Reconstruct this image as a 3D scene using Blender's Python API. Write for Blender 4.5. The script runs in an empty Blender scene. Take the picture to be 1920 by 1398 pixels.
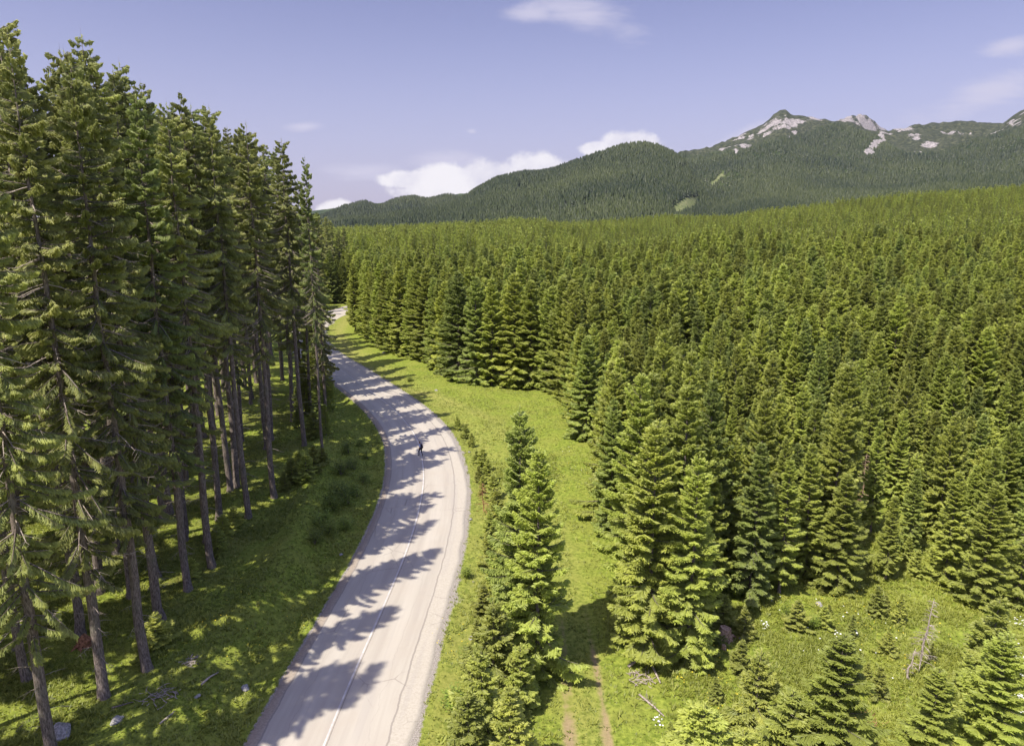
import bpy, math, random
import numpy as np
from mathutils import Vector, Matrix, noise as mnoise
R = math.radians
random.seed(7); RNG = np.random.default_rng(7)
sc = bpy.context.scene
COL = sc.collection

# ------------------------------------------------------------------ camera
PITCH = R(12.3); FPX = 1280.0; CAMH = 26.0
cd = bpy.data.cameras.new('camera'); cam = bpy.data.objects.new('camera', cd); COL.objects.link(cam)
cam.location = (0, 0, CAMH); cam.rotation_euler = (R(90) - PITCH, 0, 0)
cd.sensor_width = 36; cd.lens = 36 * FPX / 1920; cd.clip_end = 30000; cd.clip_start = 0.3
sc.camera = cam
def at(px, py, z=0.0):
    """where the sight line through a pixel of the photograph meets the height z"""
    a = (py - 699) / FPX
    x = (px - 960) / FPX; y = math.cos(PITCH) - a * math.sin(PITCH); dz = -math.sin(PITCH) - a * math.cos(PITCH)
    t = (z - CAMH) / dz
    return x * t, y * t
def atg(px, py):
    z = 0.0
    for _ in range(6):
        x, y = at(px, py, z); z = float(gz(x, y))
    return x, y, z
def height_for(x, y, z0, tpy):
    e = math.tan(math.atan((699 - tpy) / FPX) - PITCH)   # rise per metre forward
    return max(0.5, CAMH + e * y - z0)

# ------------------------------------------------------------------ tagging
def tag(o, label=None, cat=None, group=None, kind=None):
    if label: o['label'] = label
    if cat: o['category'] = cat
    if group: o['group'] = group
    if kind: o['kind'] = kind
    return o
def empty(name, loc, rz=0, s=(1, 1, 1), tilt=(0, 0)):
    o = bpy.data.objects.new(name, None); COL.objects.link(o)
    o.location = loc; o.rotation_euler = (tilt[0], tilt[1], rz); o.scale = s; o.empty_display_size = .3
    return o
def link(name, me, parent=None, loc=(0, 0, 0)):
    o = bpy.data.objects.new(name, me); COL.objects.link(o); o.location = loc
    if parent: o.parent = parent
    return o

# ------------------------------------------------------------------ mesh helper
class MB:
    def __init__(s): s.v = []; s.f = []; s.n = 0; s.t = []; s.mi = []
    def add(s, v, f, tint=None, mi=0):
        v = np.asarray(v, float).reshape(-1, 3); f = np.asarray(f, int)
        if len(v) == 0: return
        s.v.append(v); s.f.append(f + s.n); s.n += len(v)
        s.t.append(np.broadcast_to(np.asarray(tint if tint is not None else 0.5, float), (len(v),)).copy())
        s.mi.append(np.full(len(f), mi))
    def tube(s, pts, rad, sides=6, tint=.5, mi=0, cap=True, rough=0, seed=0):
        pts = np.asarray(pts, float); n = len(pts); rad = np.broadcast_to(np.asarray(rad, float), (n,))
        T = np.gradient(pts, axis=0); T /= np.linalg.norm(T, axis=1)[:, None] + 1e-9
        ref = np.array([0, 0, 1.]) if abs(T[:, 2]).mean() < .8 else np.array([1., 0, 0])
        A = np.cross(T, ref); A /= np.linalg.norm(A, axis=1)[:, None] + 1e-9
        B = np.cross(T, A); th = np.arange(sides) * 2 * math.pi / sides
        rr = rad[:, None] * np.ones((n, sides))
        if rough: rr = rr * (1 + rough * (np.random.default_rng(seed).random((n, sides)) - .5))
        v = pts[:, None, :] + rr[..., None] * (np.cos(th)[None, :, None] * A[:, None, :] + np.sin(th)[None, :, None] * B[:, None, :])
        v = v.reshape(-1, 3); i = np.arange(n - 1)[:, None] * sides; j = np.arange(sides)[None, :]; k = (j + 1) % sides
        a = i + j; b = i + k; c = b + sides; d = a + sides
        f = np.concatenate([np.stack([a, b, c], -1).reshape(-1, 3), np.stack([a, c, d], -1).reshape(-1, 3)])
        if cap and sides > 2:
            e = [(0, q + 1, q) for q in range(1, sides - 1)]
            o = (n - 1) * sides; e += [(o, o + q, o + q + 1) for q in range(1, sides - 1)]
            f = np.concatenate([f, np.array(e)])
        s.add(v, f, tint, mi)
    def build(s, name, mats, smooth=False):
        v = np.concatenate(s.v); f = np.concatenate(s.f); t = np.concatenate(s.t); mi = np.concatenate(s.mi)
        return mkmesh(name, v, f, mats, smooth, {'tint': t}, mi)
def mkmesh(name, v, f, mats, smooth=False, attrs=None, mi=None, uv=None):
    me = bpy.data.meshes.new(name); f = np.asarray(f); k = f.shape[1]
    me.vertices.add(len(v)); me.vertices.foreach_set('co', np.asarray(v, np.float32).ravel())
    me.loops.add(len(f) * k); me.loops.foreach_set('vertex_index', f.astype(np.int32).ravel())
    me.polygons.add(len(f)); me.polygons.foreach_set('loop_start', np.arange(0, len(f) * k, k, dtype=np.int32))
    if not isinstance(mats, (list, tuple)): mats = [mats]
    for m in mats: me.materials.append(m)
    if mi is not None: me.polygons.foreach_set('material_index', np.asarray(mi, np.int32))
    me.update(calc_edges=True); me.validate()
    me.polygons.foreach_set('use_smooth', np.full(len(me.polygons), smooth))
    for n, a in (attrs or {}).items():
        at_ = me.attributes.new(n, 'FLOAT', 'POINT'); at_.data.foreach_set('value', np.asarray(a, np.float32))
    if uv is not None:
        l = me.uv_layers.new(name='UVMap'); l.data.foreach_set('uv', np.asarray(uv, np.float32)[f.ravel()].ravel())
    return me

# ------------------------------------------------------------------ node helper
class NT:
    def __init__(s, tree): s.t = tree; s.n = tree.nodes; s.l = tree.links; s.n.clear()
    def N(s, typ, ins=None, **kw):
        n = s.n.new(typ)
        for k, v in kw.items(): setattr(n, k, v)
        for k, v in (ins or {}).items(): s.put(n.inputs[k], v)
        return n
    def put(s, sock, v):
        if isinstance(v, bpy.types.NodeSocket): s.l.new(v, sock)
        elif isinstance(v, bpy.types.Node): s.l.new(v.outputs[0], sock)
        else:
            if hasattr(sock.default_value, '__len__') and isinstance(v, (tuple, list)) and len(sock.default_value) == 4 and len(v) == 3: v = (*v, 1)
            sock.default_value = v
    def math(s, op, a, b=0., c=0., clamp=False):
        n = s.n.new('ShaderNodeMath'); n.operation = op; n.use_clamp = clamp
        s.put(n.inputs[0], a); s.put(n.inputs[1], b); s.put(n.inputs[2], c); return n.outputs[0]
    def mix(s, fac, a, b, blend='MIX'):
        n = s.n.new('ShaderNodeMix'); n.data_type = 'RGBA'; n.blend_type = blend; n.clamp_factor = True
        s.put(n.inputs[0], fac); s.put(n.inputs[6], a); s.put(n.inputs[7], b); return n.outputs[2]
    def noise(s, vec, scale, detail=3, rough=.55, dist=0.):
        n = s.n.new('ShaderNodeTexNoise'); s.put(n.inputs['Scale'], scale); n.inputs['Detail'].default_value = detail
        n.inputs['Roughness'].default_value = rough; n.inputs['Distortion'].default_value = dist
        if vec is not None: s.put(n.inputs['Vector'], vec)
        return n.outputs[0]
    def ramp(s, x, lo, hi, a=0., b=1.):
        n = s.n.new('ShaderNodeMapRange'); n.interpolation_type = 'SMOOTHSTEP'
        s.put(n.inputs[0], x); s.put(n.inputs[1], lo); s.put(n.inputs[2], hi); n.inputs[3].default_value = a; n.inputs[4].default_value = b
        return n.outputs[0]
    def attr(s, name): 
        n = s.n.new('ShaderNodeAttribute'); n.attribute_name = name; return n.outputs['Fac']
def newmat(name):
    m = bpy.data.materials.new(name); m.use_nodes = True; return m, NT(m.node_tree)
def finish(t, col, rough=.9, bump=None, bs=.3, bd=.05, spec=.25):
    b = t.N('ShaderNodeBsdfPrincipled', {'Base Color': col, 'Roughness': rough, 'Specular IOR Level': spec})
    if bump is not None:
        bn = t.N('ShaderNodeBump', {'Strength': bs, 'Distance': bd, 'Height': bump}); t.l.new(bn.outputs[0], b.inputs['Normal'])
    t.l.new(b.outputs[0], t.N('ShaderNodeOutputMaterial').inputs[0])
def geo(t): return t.N('ShaderNodeNewGeometry').outputs['Position']
def objc(t): return t.N('ShaderNodeTexCoord').outputs['Object']

def foliage_mat(name, dark, light, var, trans=.22, dry=(.13, .09, .045), dryamt=.0):
    m, t = newmat(name)
    rnd = t.N('ShaderNodeObjectInfo').outputs['Random']
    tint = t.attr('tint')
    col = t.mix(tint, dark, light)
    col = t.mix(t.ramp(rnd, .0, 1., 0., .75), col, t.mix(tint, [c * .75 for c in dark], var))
    n = t.noise(geo(t), .9, 2)
    col = t.mix(t.ramp(n, .35, .7, 0., .35), col, t.mix(tint, dark, var))
    if dryamt: 
        n2 = t.noise(geo(t), 1.7, 3)
        col = t.mix(t.ramp(n2, .56, .68, 0, dryamt), col, dry)
    if name.startswith(('young', 'mature')): col = t.mix(t.ramp(t.math('FRACT', t.math('MULTIPLY', rnd, 13.7)), .70, .95, 0, .42), col, t.mix(tint, (.14, .21, .065), (.33, .45, .13)))
    br = t.ramp(t.math('FRACT', t.math('MULTIPLY', rnd, 7.31)), 0, 1, .76, 1.20)
    hs = t.N('ShaderNodeHueSaturation', {'Color': col, 'Value': br, 'Saturation': 1.0, 'Fac': 1.0})
    d = t.N('ShaderNodeBsdfDiffuse', {'Color': hs.outputs[0]})
    tr = t.N('ShaderNodeBsdfTranslucent', {'Color': hs.outputs[0]})
    g = t.N('ShaderNodeBsdfGlossy', {'Color': (.6, .6, .6), 'Roughness': .55})
    ms = t.N('ShaderNodeMixShader', {0: trans, 1: d.outputs[0], 2: tr.outputs[0]})
    m2 = t.N('ShaderNodeMixShader', {0: .04, 1: ms.outputs[0], 2: g.outputs[0]})
    t.l.new(m2.outputs[0], t.N('ShaderNodeOutputMaterial').inputs[0])
    return m
def simple_mat(name, a, b, scale=4., rough=.9, bump=True, bs=.5, bd=.03, vec='obj', detail=4):
    m, t = newmat(name)
    v = objc(t) if vec == 'obj' else geo(t)
    n = t.noise(v, scale, detail)
    finish(t, t.mix(t.ramp(n, .3, .7), a, b), rough, n if bump else None, bs, bd)
    return m

M = {}
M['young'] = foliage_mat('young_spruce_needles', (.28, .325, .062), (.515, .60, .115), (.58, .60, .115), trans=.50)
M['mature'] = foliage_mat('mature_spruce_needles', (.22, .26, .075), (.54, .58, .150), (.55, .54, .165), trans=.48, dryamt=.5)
M['sapling'] = foliage_mat('fresh_spruce_needles', (.30, .35, .075), (.56, .62, .13), (.62, .61, .13), trans=.5)
M['shrub'] = foliage_mat('shrub_leaves', (.11, .16, .03), (.32, .42, .07), (.38, .42, .08), trans=.45)
M['grass'] = foliage_mat('grass_blades', (.104, .146, .020), (.282, .34, .054), (.36, .35, .075), trans=.38)
M['herb'] = foliage_mat('herb_leaves', (.135, .175, .024), (.34, .39, .055), (.40, .40, .07), trans=.42)
M['farforest'] = foliage_mat('far_conifer_needles', (.028, .050, .018), (.078, .108, .034), (.105, .125, .036), trans=.1)
m, t = newmat('spruce_bark')
v = t.N('ShaderNodeMapping', {'Vector': objc(t), 'Scale': (1, 1, .22)}).outputs[0]
n = t.noise(v, 16, 5, .65); n2 = t.noise(objc(t), .8, 3)
c = t.mix(t.ramp(n, .35, .68), (.085, .066, .056), (.30, .245, .215)); c = t.mix(t.ramp(n2, .45, .7, 0, .5), c, (.17, .17, .13))
finish(t, c, .95, n, .9, .04); M['bark'] = m
M['deadwood'] = simple_mat('bleached_dead_wood', (.22, .18, .15), (.46, .39, .34), 9)
M['redwood'] = simple_mat('reddish_rotten_wood', (.14, .06, .03), (.40, .20, .11), 7)
M['rock'] = simple_mat('pale_limestone', (.20, .19, .185), (.42, .40, .385), 5)
M['stump'] = simple_mat('weathered_stump_wood', (.20, .13, .08), (.48, .34, .25), 8)
M['white'] = simple_mat('white_petals', (.62, .62, .55), (.8, .8, .72), 4, bump=False)
M['yellow'] = simple_mat('yellow_petals', (.55, .42, .03), (.7, .55, .05), 4, bump=False)

# ------------------------------------------------------------------ road centre line (world metres)
CP = np.array([(-10.6, -30), (-10.2, 0), (-9.9, 15), (-9.6, 30), (-9.35, 36), (-8.95, 43), (-8.6, 51), (-8.65, 59), (-9.15, 66.5), (-10.2, 73.5), (-11.9, 81.2),
               (-14.7, 89.3), (-18.2, 97.2), (-22.2, 105), (-26.5, 113), (-31, 121.3), (-36.5, 131), (-42.5, 143), (-48, 157), (-51.8, 172),
               (-53.3, 188), (-52.8, 203), (-50.5, 218), (-46.5, 233), (-40, 250), (-30, 270), (-18, 290)], float)
def catmull(P, step=.5):
    out = []
    for i in range(len(P) - 1):
        p0 = P[max(i - 1, 0)]; p1 = P[i]; p2 = P[i + 1]; p3 = P[min(i + 2, len(P) - 1)]
        n = max(2, int(np.linalg.norm(p2 - p1) / step))
        for k in range(n):
            q = k / n
            out.append(.5 * ((2 * p1) + (p2 - p0) * q + (2 * p0 - 5 * p1 + 4 * p2 - p3) * q * q + (3 * p1 - p0 - 3 * p2 + p3) * q ** 3))
    out.append(P[-1]); return np.array(out)
RC = catmull(CP, .5)
for _ in range(12): RC[1:-1] = .25 * RC[:-2] + .5 * RC[1:-1] + .25 * RC[2:]
RT = np.gradient(RC, axis=0); RT /= np.linalg.norm(RT, axis=1)[:, None]; RN = np.stack([RT[:, 1], -RT[:, 0]], 1)  # to the right
RS = np.concatenate([[0], np.cumsum(np.linalg.norm(np.diff(RC, axis=0), axis=1))])
def polydist(x, y, P, nrm=None):
    """signed distance to a polyline (positive to its right)"""
    x = np.atleast_1d(np.asarray(x, float)).ravel(); y = np.atleast_1d(np.asarray(y, float)).ravel()
    best = np.full(x.shape, 1e9); sg = np.ones(x.shape)
    for i in range(len(P) - 1):
        a = P[i]; d = P[i + 1] - a; L2 = d @ d
        tt = np.clip(((x - a[0]) * d[0] + (y - a[1]) * d[1]) / L2, 0, 1)
        dx = x - a[0] - tt * d[0]; dy = y - a[1] - tt * d[1]; dd = np.hypot(dx, dy)
        m_ = dd < best; best = np.where(m_, dd, best)
        sg = np.where(m_, np.sign(d[1] * dx - d[0] * dy), sg)
    return best * sg
RCs = RC[::4]
def rd(x, y):
    sh = np.shape(x); return polydist(x, y, RCs).reshape(sh)
# simple value noise in numpy
def vnoise(x, y, s, seed=0):
    x = np.asarray(x, float) / s; y = np.asarray(y, float) / s
    xi = np.floor(x).astype(np.int64); yi = np.floor(y).astype(np.int64); fx = x - xi; fy = y - yi
    fx = fx * fx * (3 - 2 * fx); fy = fy * fy * (3 - 2 * fy)
    def h(a, b):
        q = (a * 374761393 + b * 668265263 + seed * 974634777) & 0x7fffffff
        q = ((q ^ (q >> 13)) * 1274126177) & 0x7fffffff
        return ((q ^ (q >> 16)) & 0xffff) / 65535.
    return (h(xi, yi) * (1 - fx) + h(xi + 1, yi) * fx) * (1 - fy) + (h(xi, yi + 1) * (1 - fx) + h(xi + 1, yi + 1) * fx) * fy
def fbm(x, y, s, seed=0, o=4):
    r = 0; a = .5; 
    for i in range(o): r = r + a * (vnoise(x, y, s / 2 ** i, seed + i) - .5) * 2; a *= .5
    return r
def sst(x, a, b):
    q = np.clip((np.asarray(x, float) - a) / (b - a), 0, 1); return q * q * (3 - 2 * q)
AU = [-3, -.35, -.2, 0, .1, .27, .4, .5, .62, .75, 3]
AZ = [3, 3, 5, 10.5, 12, 17, 24, 30, 37, 43, 46]
def gz(x, y):
    x = np.asarray(x, float); y = np.asarray(y, float)
    d = rd(x, y); ad = np.abs(d); dr_ = np.maximum(sst(d, 6, 60), sst(y, 235, 330))
    off = sst(ad, 4.6, 9)
    z = off * (.28 * fbm(x, y, 9, 3) + .10 * fbm(x, y, 2.2, 9, 2))
    # ditch and bank on the left of the road
    b = sst(-d, 4.0, 5.6) * (1 - sst(-d, 6.0, 8.2)); z = z - .45 * b
    ridge = np.exp(-((-d - 10.2 - 1.1 * np.sin(y / 9.)) / 1.5) ** 2) * sst(y, 25, 50) * (1 - sst(y, 70, 85)); z = z + .95 * ridge
    z = z + .5 * sst(-d, 9, 20)
    z = z - .18 * sst(d, 4.6, 6.5) * (1 - sst(d, 7, 10))
    u = x / np.maximum(y, 20.)
    z = z + np.interp(u, AU, AZ) * sst(y, 105, 590) * (1 - .9 * sst(y, 600, 900)) * dr_ * (y > 0)
    z = z + .5 * fbm(x, y, 40, 21) * sst(ad, 8, 40)
    return z
# forest edge (world metres) on the right side of the meadow
EDGE = np.array([(-46, 215), (-44, 190), (-35, 162), (-27.5, 143), (-21.5, 135), (-16.4, 128), (-10, 114), (-6.7, 111), (2.2, 107.5), (6.5, 104), (8.6, 92), (8.4, 81),
                 (10.8, 77), (10.2, 68), (8.6, 60), (7.6, 50), (7.6, 44), (8.3, 38)], float)
TRACK = catmull(np.array([(3.3, 10), (3.7, 25), (4.0, 32), (4.2, 40), (4.1, 50), (3.3, 60), (1.6, 72), (-1.2, 84), (-5.5, 94), (-12, 103), (-19, 109), (-26, 121), (-32, 133), (-37, 148), (-42, 165), (-46, 185), (-47, 200)], float), 1.)

# ------------------------------------------------------------------ ground sheet
def graded(lo, hi, step, far_lo, far_hi, g=1.10):
    a = list(np.arange(lo, hi + 1e-6, step)); s = step
    while a[-1] < far_hi: s *= g; a.append(a[-1] + s)
    s = step
    while a[0] > far_lo: s *= g; a.insert(0, a[0] - s)
    return np.array(a)
gx = graded(-42, 42, .42, -4700, 4700); gy = graded(22, 125, .42, -600, 4650, 1.06)
X, Y = np.meshgrid(gx, gy); Xf = X.ravel(); Yf = Y.ravel()
Dr = rd(Xf, Yf); Z = gz(Xf, Yf)
Dt = polydist(Xf, Yf, TRACK)
rut = np.maximum(np.exp(-((Dt - .95) / .33) ** 2), np.exp(-((Dt + .95) / .40) ** 2)) * (1 - .75 * sst(Yf, 35, 46))
mid = np.exp(-(Dt / 1.3) ** 2)
dirt = np.clip(rut * (1.0 + .7 * fbm(Xf, Yf, 3, 5)), 0, 1) * (np.abs(Dt) < 4)
Z = Z - .07 * dirt
leftf = sst(-Dr, 11.5, 15.5)
litter = leftf * .75 * sst(fbm(Xf, Yf, 5, 33), -.15, .35)
inforest = sst(polydist(Xf, Yf, EDGE), .5, 3.) * 0  # filled in below
def in_right_forest(x, y):
    """true inside the young forest right of the meadow"""
    x = np.asarray(x, float); y = np.asarray(y, float)
    ys = EDGE[:, 1][::-1]; xs = EDGE[:, 0][::-1]
    ex = np.interp(y, ys, xs)
    near = np.interp(x, [8.3, 10.6, 13, 16.7, 20, 23.3, 29, 32.4, 60], [37, 36.4, 39, 42.5, 44.5, 45, 47.5, 44, 44])
    return (x > ex) & (y > near) & (y < 225) | (y >= 225) & (np.abs(polydist(x, y, RCs).reshape(x.shape)) > 7)
litter = np.maximum(litter, in_right_forest(Xf, Yf) * (.55 + .5 * fbm(Xf, Yf, 6, 44)) * sst(Yf, 50, 80))
gravel = np.exp(-((Dr - 4.5) / .38) ** 2) * .95 + np.exp(-((-Dr - 3.95) / .32) ** 2) * .75
gravel = np.where(np.abs(Dr) < 3.9, 1., gravel)
gravel = np.maximum(gravel, .52 * sst(fbm(Xf, Yf, 1.9, 51, 3), .12, .5) * sst(Dr, 4.3, 4.8) * (1 - sst(Dr, 5.5, 8.5)))
dry = np.clip(.55 * mid + .5 * sst(Dr, 4.5, 5.5) * (1 - sst(Dr, 7.5, 11)) + .25 * fbm(Xf, Yf, 11, 8), 0, 1)
nx = len(gx); ii = np.arange(len(gy) - 1)[:, None] * nx + np.arange(nx - 1)[None, :]
q = np.stack([ii, ii + 1, ii + nx + 1, ii + nx], -1).reshape(-1, 4)
m, t = newmat('meadow_ground'); p = geo(t)
n1 = t.noise(p, .35, 4); n2 = t.noise(p, 3.2, 4, .65); n3 = t.noise(p, 14., 3, .7); n4 = t.noise(p, .09, 2)
c = t.mix(t.ramp(n2, .32, .68), (.112, .154, .020), (.272, .318, .050))
c = t.mix(t.ramp(n1, .40, .66, 0, .5), c, (0.252, 0.256, 0.055))
c = t.mix(t.ramp(n3, .48, .78, 0, .5), c, (.10, .13, .022))
c = t.mix(t.math('MULTIPLY', t.attr('dry'), t.ramp(n2, .3, .6, .15, .6)), c, (0.302, 0.265, 0.092))
c = t.mix(t.math('MULTIPLY', t.attr('litter'), t.ramp(n2, .35, .6, .15, .95)), c, t.mix(n3, (.055, .045, .02), (.14, .10, .05)))
gn = t.math('ADD', t.attr('gravel'), t.math('MULTIPLY', t.math('SUBTRACT', n2, .5), .9)); gcol = t.mix(t.ramp(n3, .35, .7), (0.200, 0.178, 0.150), (0.428, 0.386, 0.343))
c = t.mix(t.ramp(gn, .38, .62), c, gcol)
dn = t.math('ADD', t.attr('dirt'), t.math('MULTIPLY', t.math('SUBTRACT', n2, .5), .8)); c = t.mix(t.ramp(dn, .30, .9, 0, .8), c, t.mix(n3, (.20, .13, .075), (.42, .31, .20)))
finish(t, c, .95, t.math('ADD', n2, t.math('MULTIPLY', n3, .6)), .55, .12, .1); M['ground'] = m
g = link('ground', mkmesh('ground', np.stack([Xf, Yf, Z], 1), q, m, True, {'dirt': dirt, 'litter': litter, 'gravel': gravel, 'dry': dry}))
tag(g, kind='structure')

# ------------------------------------------------------------------ road
us = np.array([-4.05, -3.95, -3.5, -2.9, -2, -1, 0, 1, 2, 3.1, 3.6, 4.1, 4.4, 4.5])
n_ = len(RC); rw = 1 + .0 * RS
edge_l = .18 * fbm(RS, RS * 0, 3, 70, 3); edge_r = .28 * fbm(RS, RS * 0 + 9, 2.5, 71, 3)
U = np.repeat(us[None, :], n_, 0)
U[:, :2] += edge_l[:, None]; U[:, -3:] += edge_r[:, None]
VX = RC[:, 0:1] + RN[:, 0:1] * U; VY = RC[:, 1:2] + RN[:, 1:2] * U
VZ = .045 - .012 * (U / 4) ** 2; VZ[:, 0] = -.2; VZ[:, -1] = -.2
ii = np.arange(n_ - 1)[:, None] * len(us) + np.arange(len(us) - 1)[None, :]
q = np.stack([ii, ii + 1, ii + len(us) + 1, ii + len(us)], -1).reshape(-1, 4)
uv = np.stack([U.ravel(), np.repeat(RS, len(us))], 1)
m, t = newmat('worn_asphalt'); p = geo(t)
uvn = t.N('ShaderNodeUVMap', uv_map='UVMap').outputs[0]; sx = t.N('ShaderNodeSeparateXYZ', {0: uvn}); u_ = sx.outputs[0]; v_ = sx.outputs[1]
st = t.N('ShaderNodeMapping', {'Vector': uvn, 'Scale': (1.1, .055, 1)}).outputs[0]
ns = t.noise(st, 1.6, 4, .6); nf = t.noise(p, 22, 3, .7); nm = t.noise(p, .5, 3); ng = t.noise(p, 7, 5, .75)
c = t.mix(t.ramp(ns, .3, .7), (0.366, 0.329, 0.278), (0.431, 0.392, 0.328))
c = t.mix(t.ramp(nm, .4, .65, 0, .5), c, (0.399, 0.352, 0.291)); c = t.mix(t.ramp(nf, .5, .8, 0, .35), c, (0.236, 0.218, 0.184))
wt = t.math('ABSOLUTE', t.math('SUBTRACT', t.math('ABSOLUTE', u_), 1.65)); c = t.mix(t.ramp(wt, .15, .7, .28, 0), c, (0.494, 0.456, 0.387))
cw = t.math('MULTIPLY', t.math('SUBTRACT', t.noise(t.N('ShaderNodeCombineXYZ', {0: v_}).outputs[0], .45, 4, .6), .5), .38)
def crack(c, pos, wid, colr, amt, off):
    e = t.math('ABSOLUTE', t.math('SUBTRACT', t.math('ADD', u_, t.math('MULTIPLY', cw, off)), pos))
    e = t.math('ADD', e, t.math('MULTIPLY', t.math('SUBTRACT', ng, .5), .08))
    return t.mix(t.ramp(e, wid * .4, wid, amt, 0), c, colr)
gr = t.ramp(t.math('ADD', u_, t.math('MULTIPLY', cw, 1.)), 3.22, 3.3)
c = t.mix(gr, c, t.mix(t.ramp(ng, .3, .7), (0.375, 0.336, 0.274), (0.452, 0.411, 0.343)))
gl = t.ramp(t.math('ADD', u_, t.math('MULTIPLY', cw, .8)), -3.42, -3.5)
c = t.mix(gl, c, t.mix(t.ramp(ng, .3, .7), (0.256, 0.206, 0.163), (0.351, 0.302, 0.242)))
c = crack(c, 3.2, .075, (.14, .12, .11), .5, 1.); c = crack(c, -3.42, .07, (.12, .10, .095), .5, .8); c = crack(c, .13, .035, (.14, .12, .11), .65, .12)
vo = t.N('ShaderNodeTexVoronoi', {'Vector': t.N('ShaderNodeMapping', {'Vector': p, 'Scale': (1, 1, 0)}).outputs[0], 'Scale': .42}, feature='DISTANCE_TO_EDGE').outputs['Distance']
vm = t.math('ADD', vo, t.math('MULTIPLY', t.math('SUBTRACT', ng, .5), .05)); c = t.mix(t.math('MULTIPLY', t.ramp(vm, .0, .018, .5, 0), t.ramp(t.noise(p, .16, 2), .5, .62)), c, (.15, .13, .12))
c = t.mix(t.ramp(t.noise(st, .9, 3, .5), .58, .66, 0, .3), c, (.33, .30, .27))
c = crack(c, -2.2, .02, (.2, .18, .17), .35, 2.2); c = crack(c, 2.1, .02, (.24, .22, .2), .3, 2.6)
finish(t, c, .88, nf, .25, .01, .3)
road = link('road', mkmesh('road', np.stack([VX, VY, VZ], -1).reshape(-1, 3), q, m, True, None, None, uv)); tag(road, kind='structure')
lu = np.array([-.048, .048]); VX = RC[:, 0:1] + RN[:, 0:1] * lu; VY = RC[:, 1:2] + RN[:, 1:2] * lu; VZ = np.full(VX.shape, .0495)
ii = np.arange(n_ - 1)[:, None] * 2; q = np.concatenate([ii, ii + 1, ii + 3, ii + 2], 1)
m, t = newmat('worn_white_paint'); p = geo(t); n = t.noise(p, 1.3, 4, .7)
finish(t, t.mix(t.ramp(n, .38, .62, 0, .85), (.60, .575, .54), (.42, .39, .37)), .7)
rm = link('road_marking', mkmesh('road_marking', np.stack([VX, VY, VZ], -1).reshape(-1, 3), q, m)); tag(rm, kind='structure')

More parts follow.
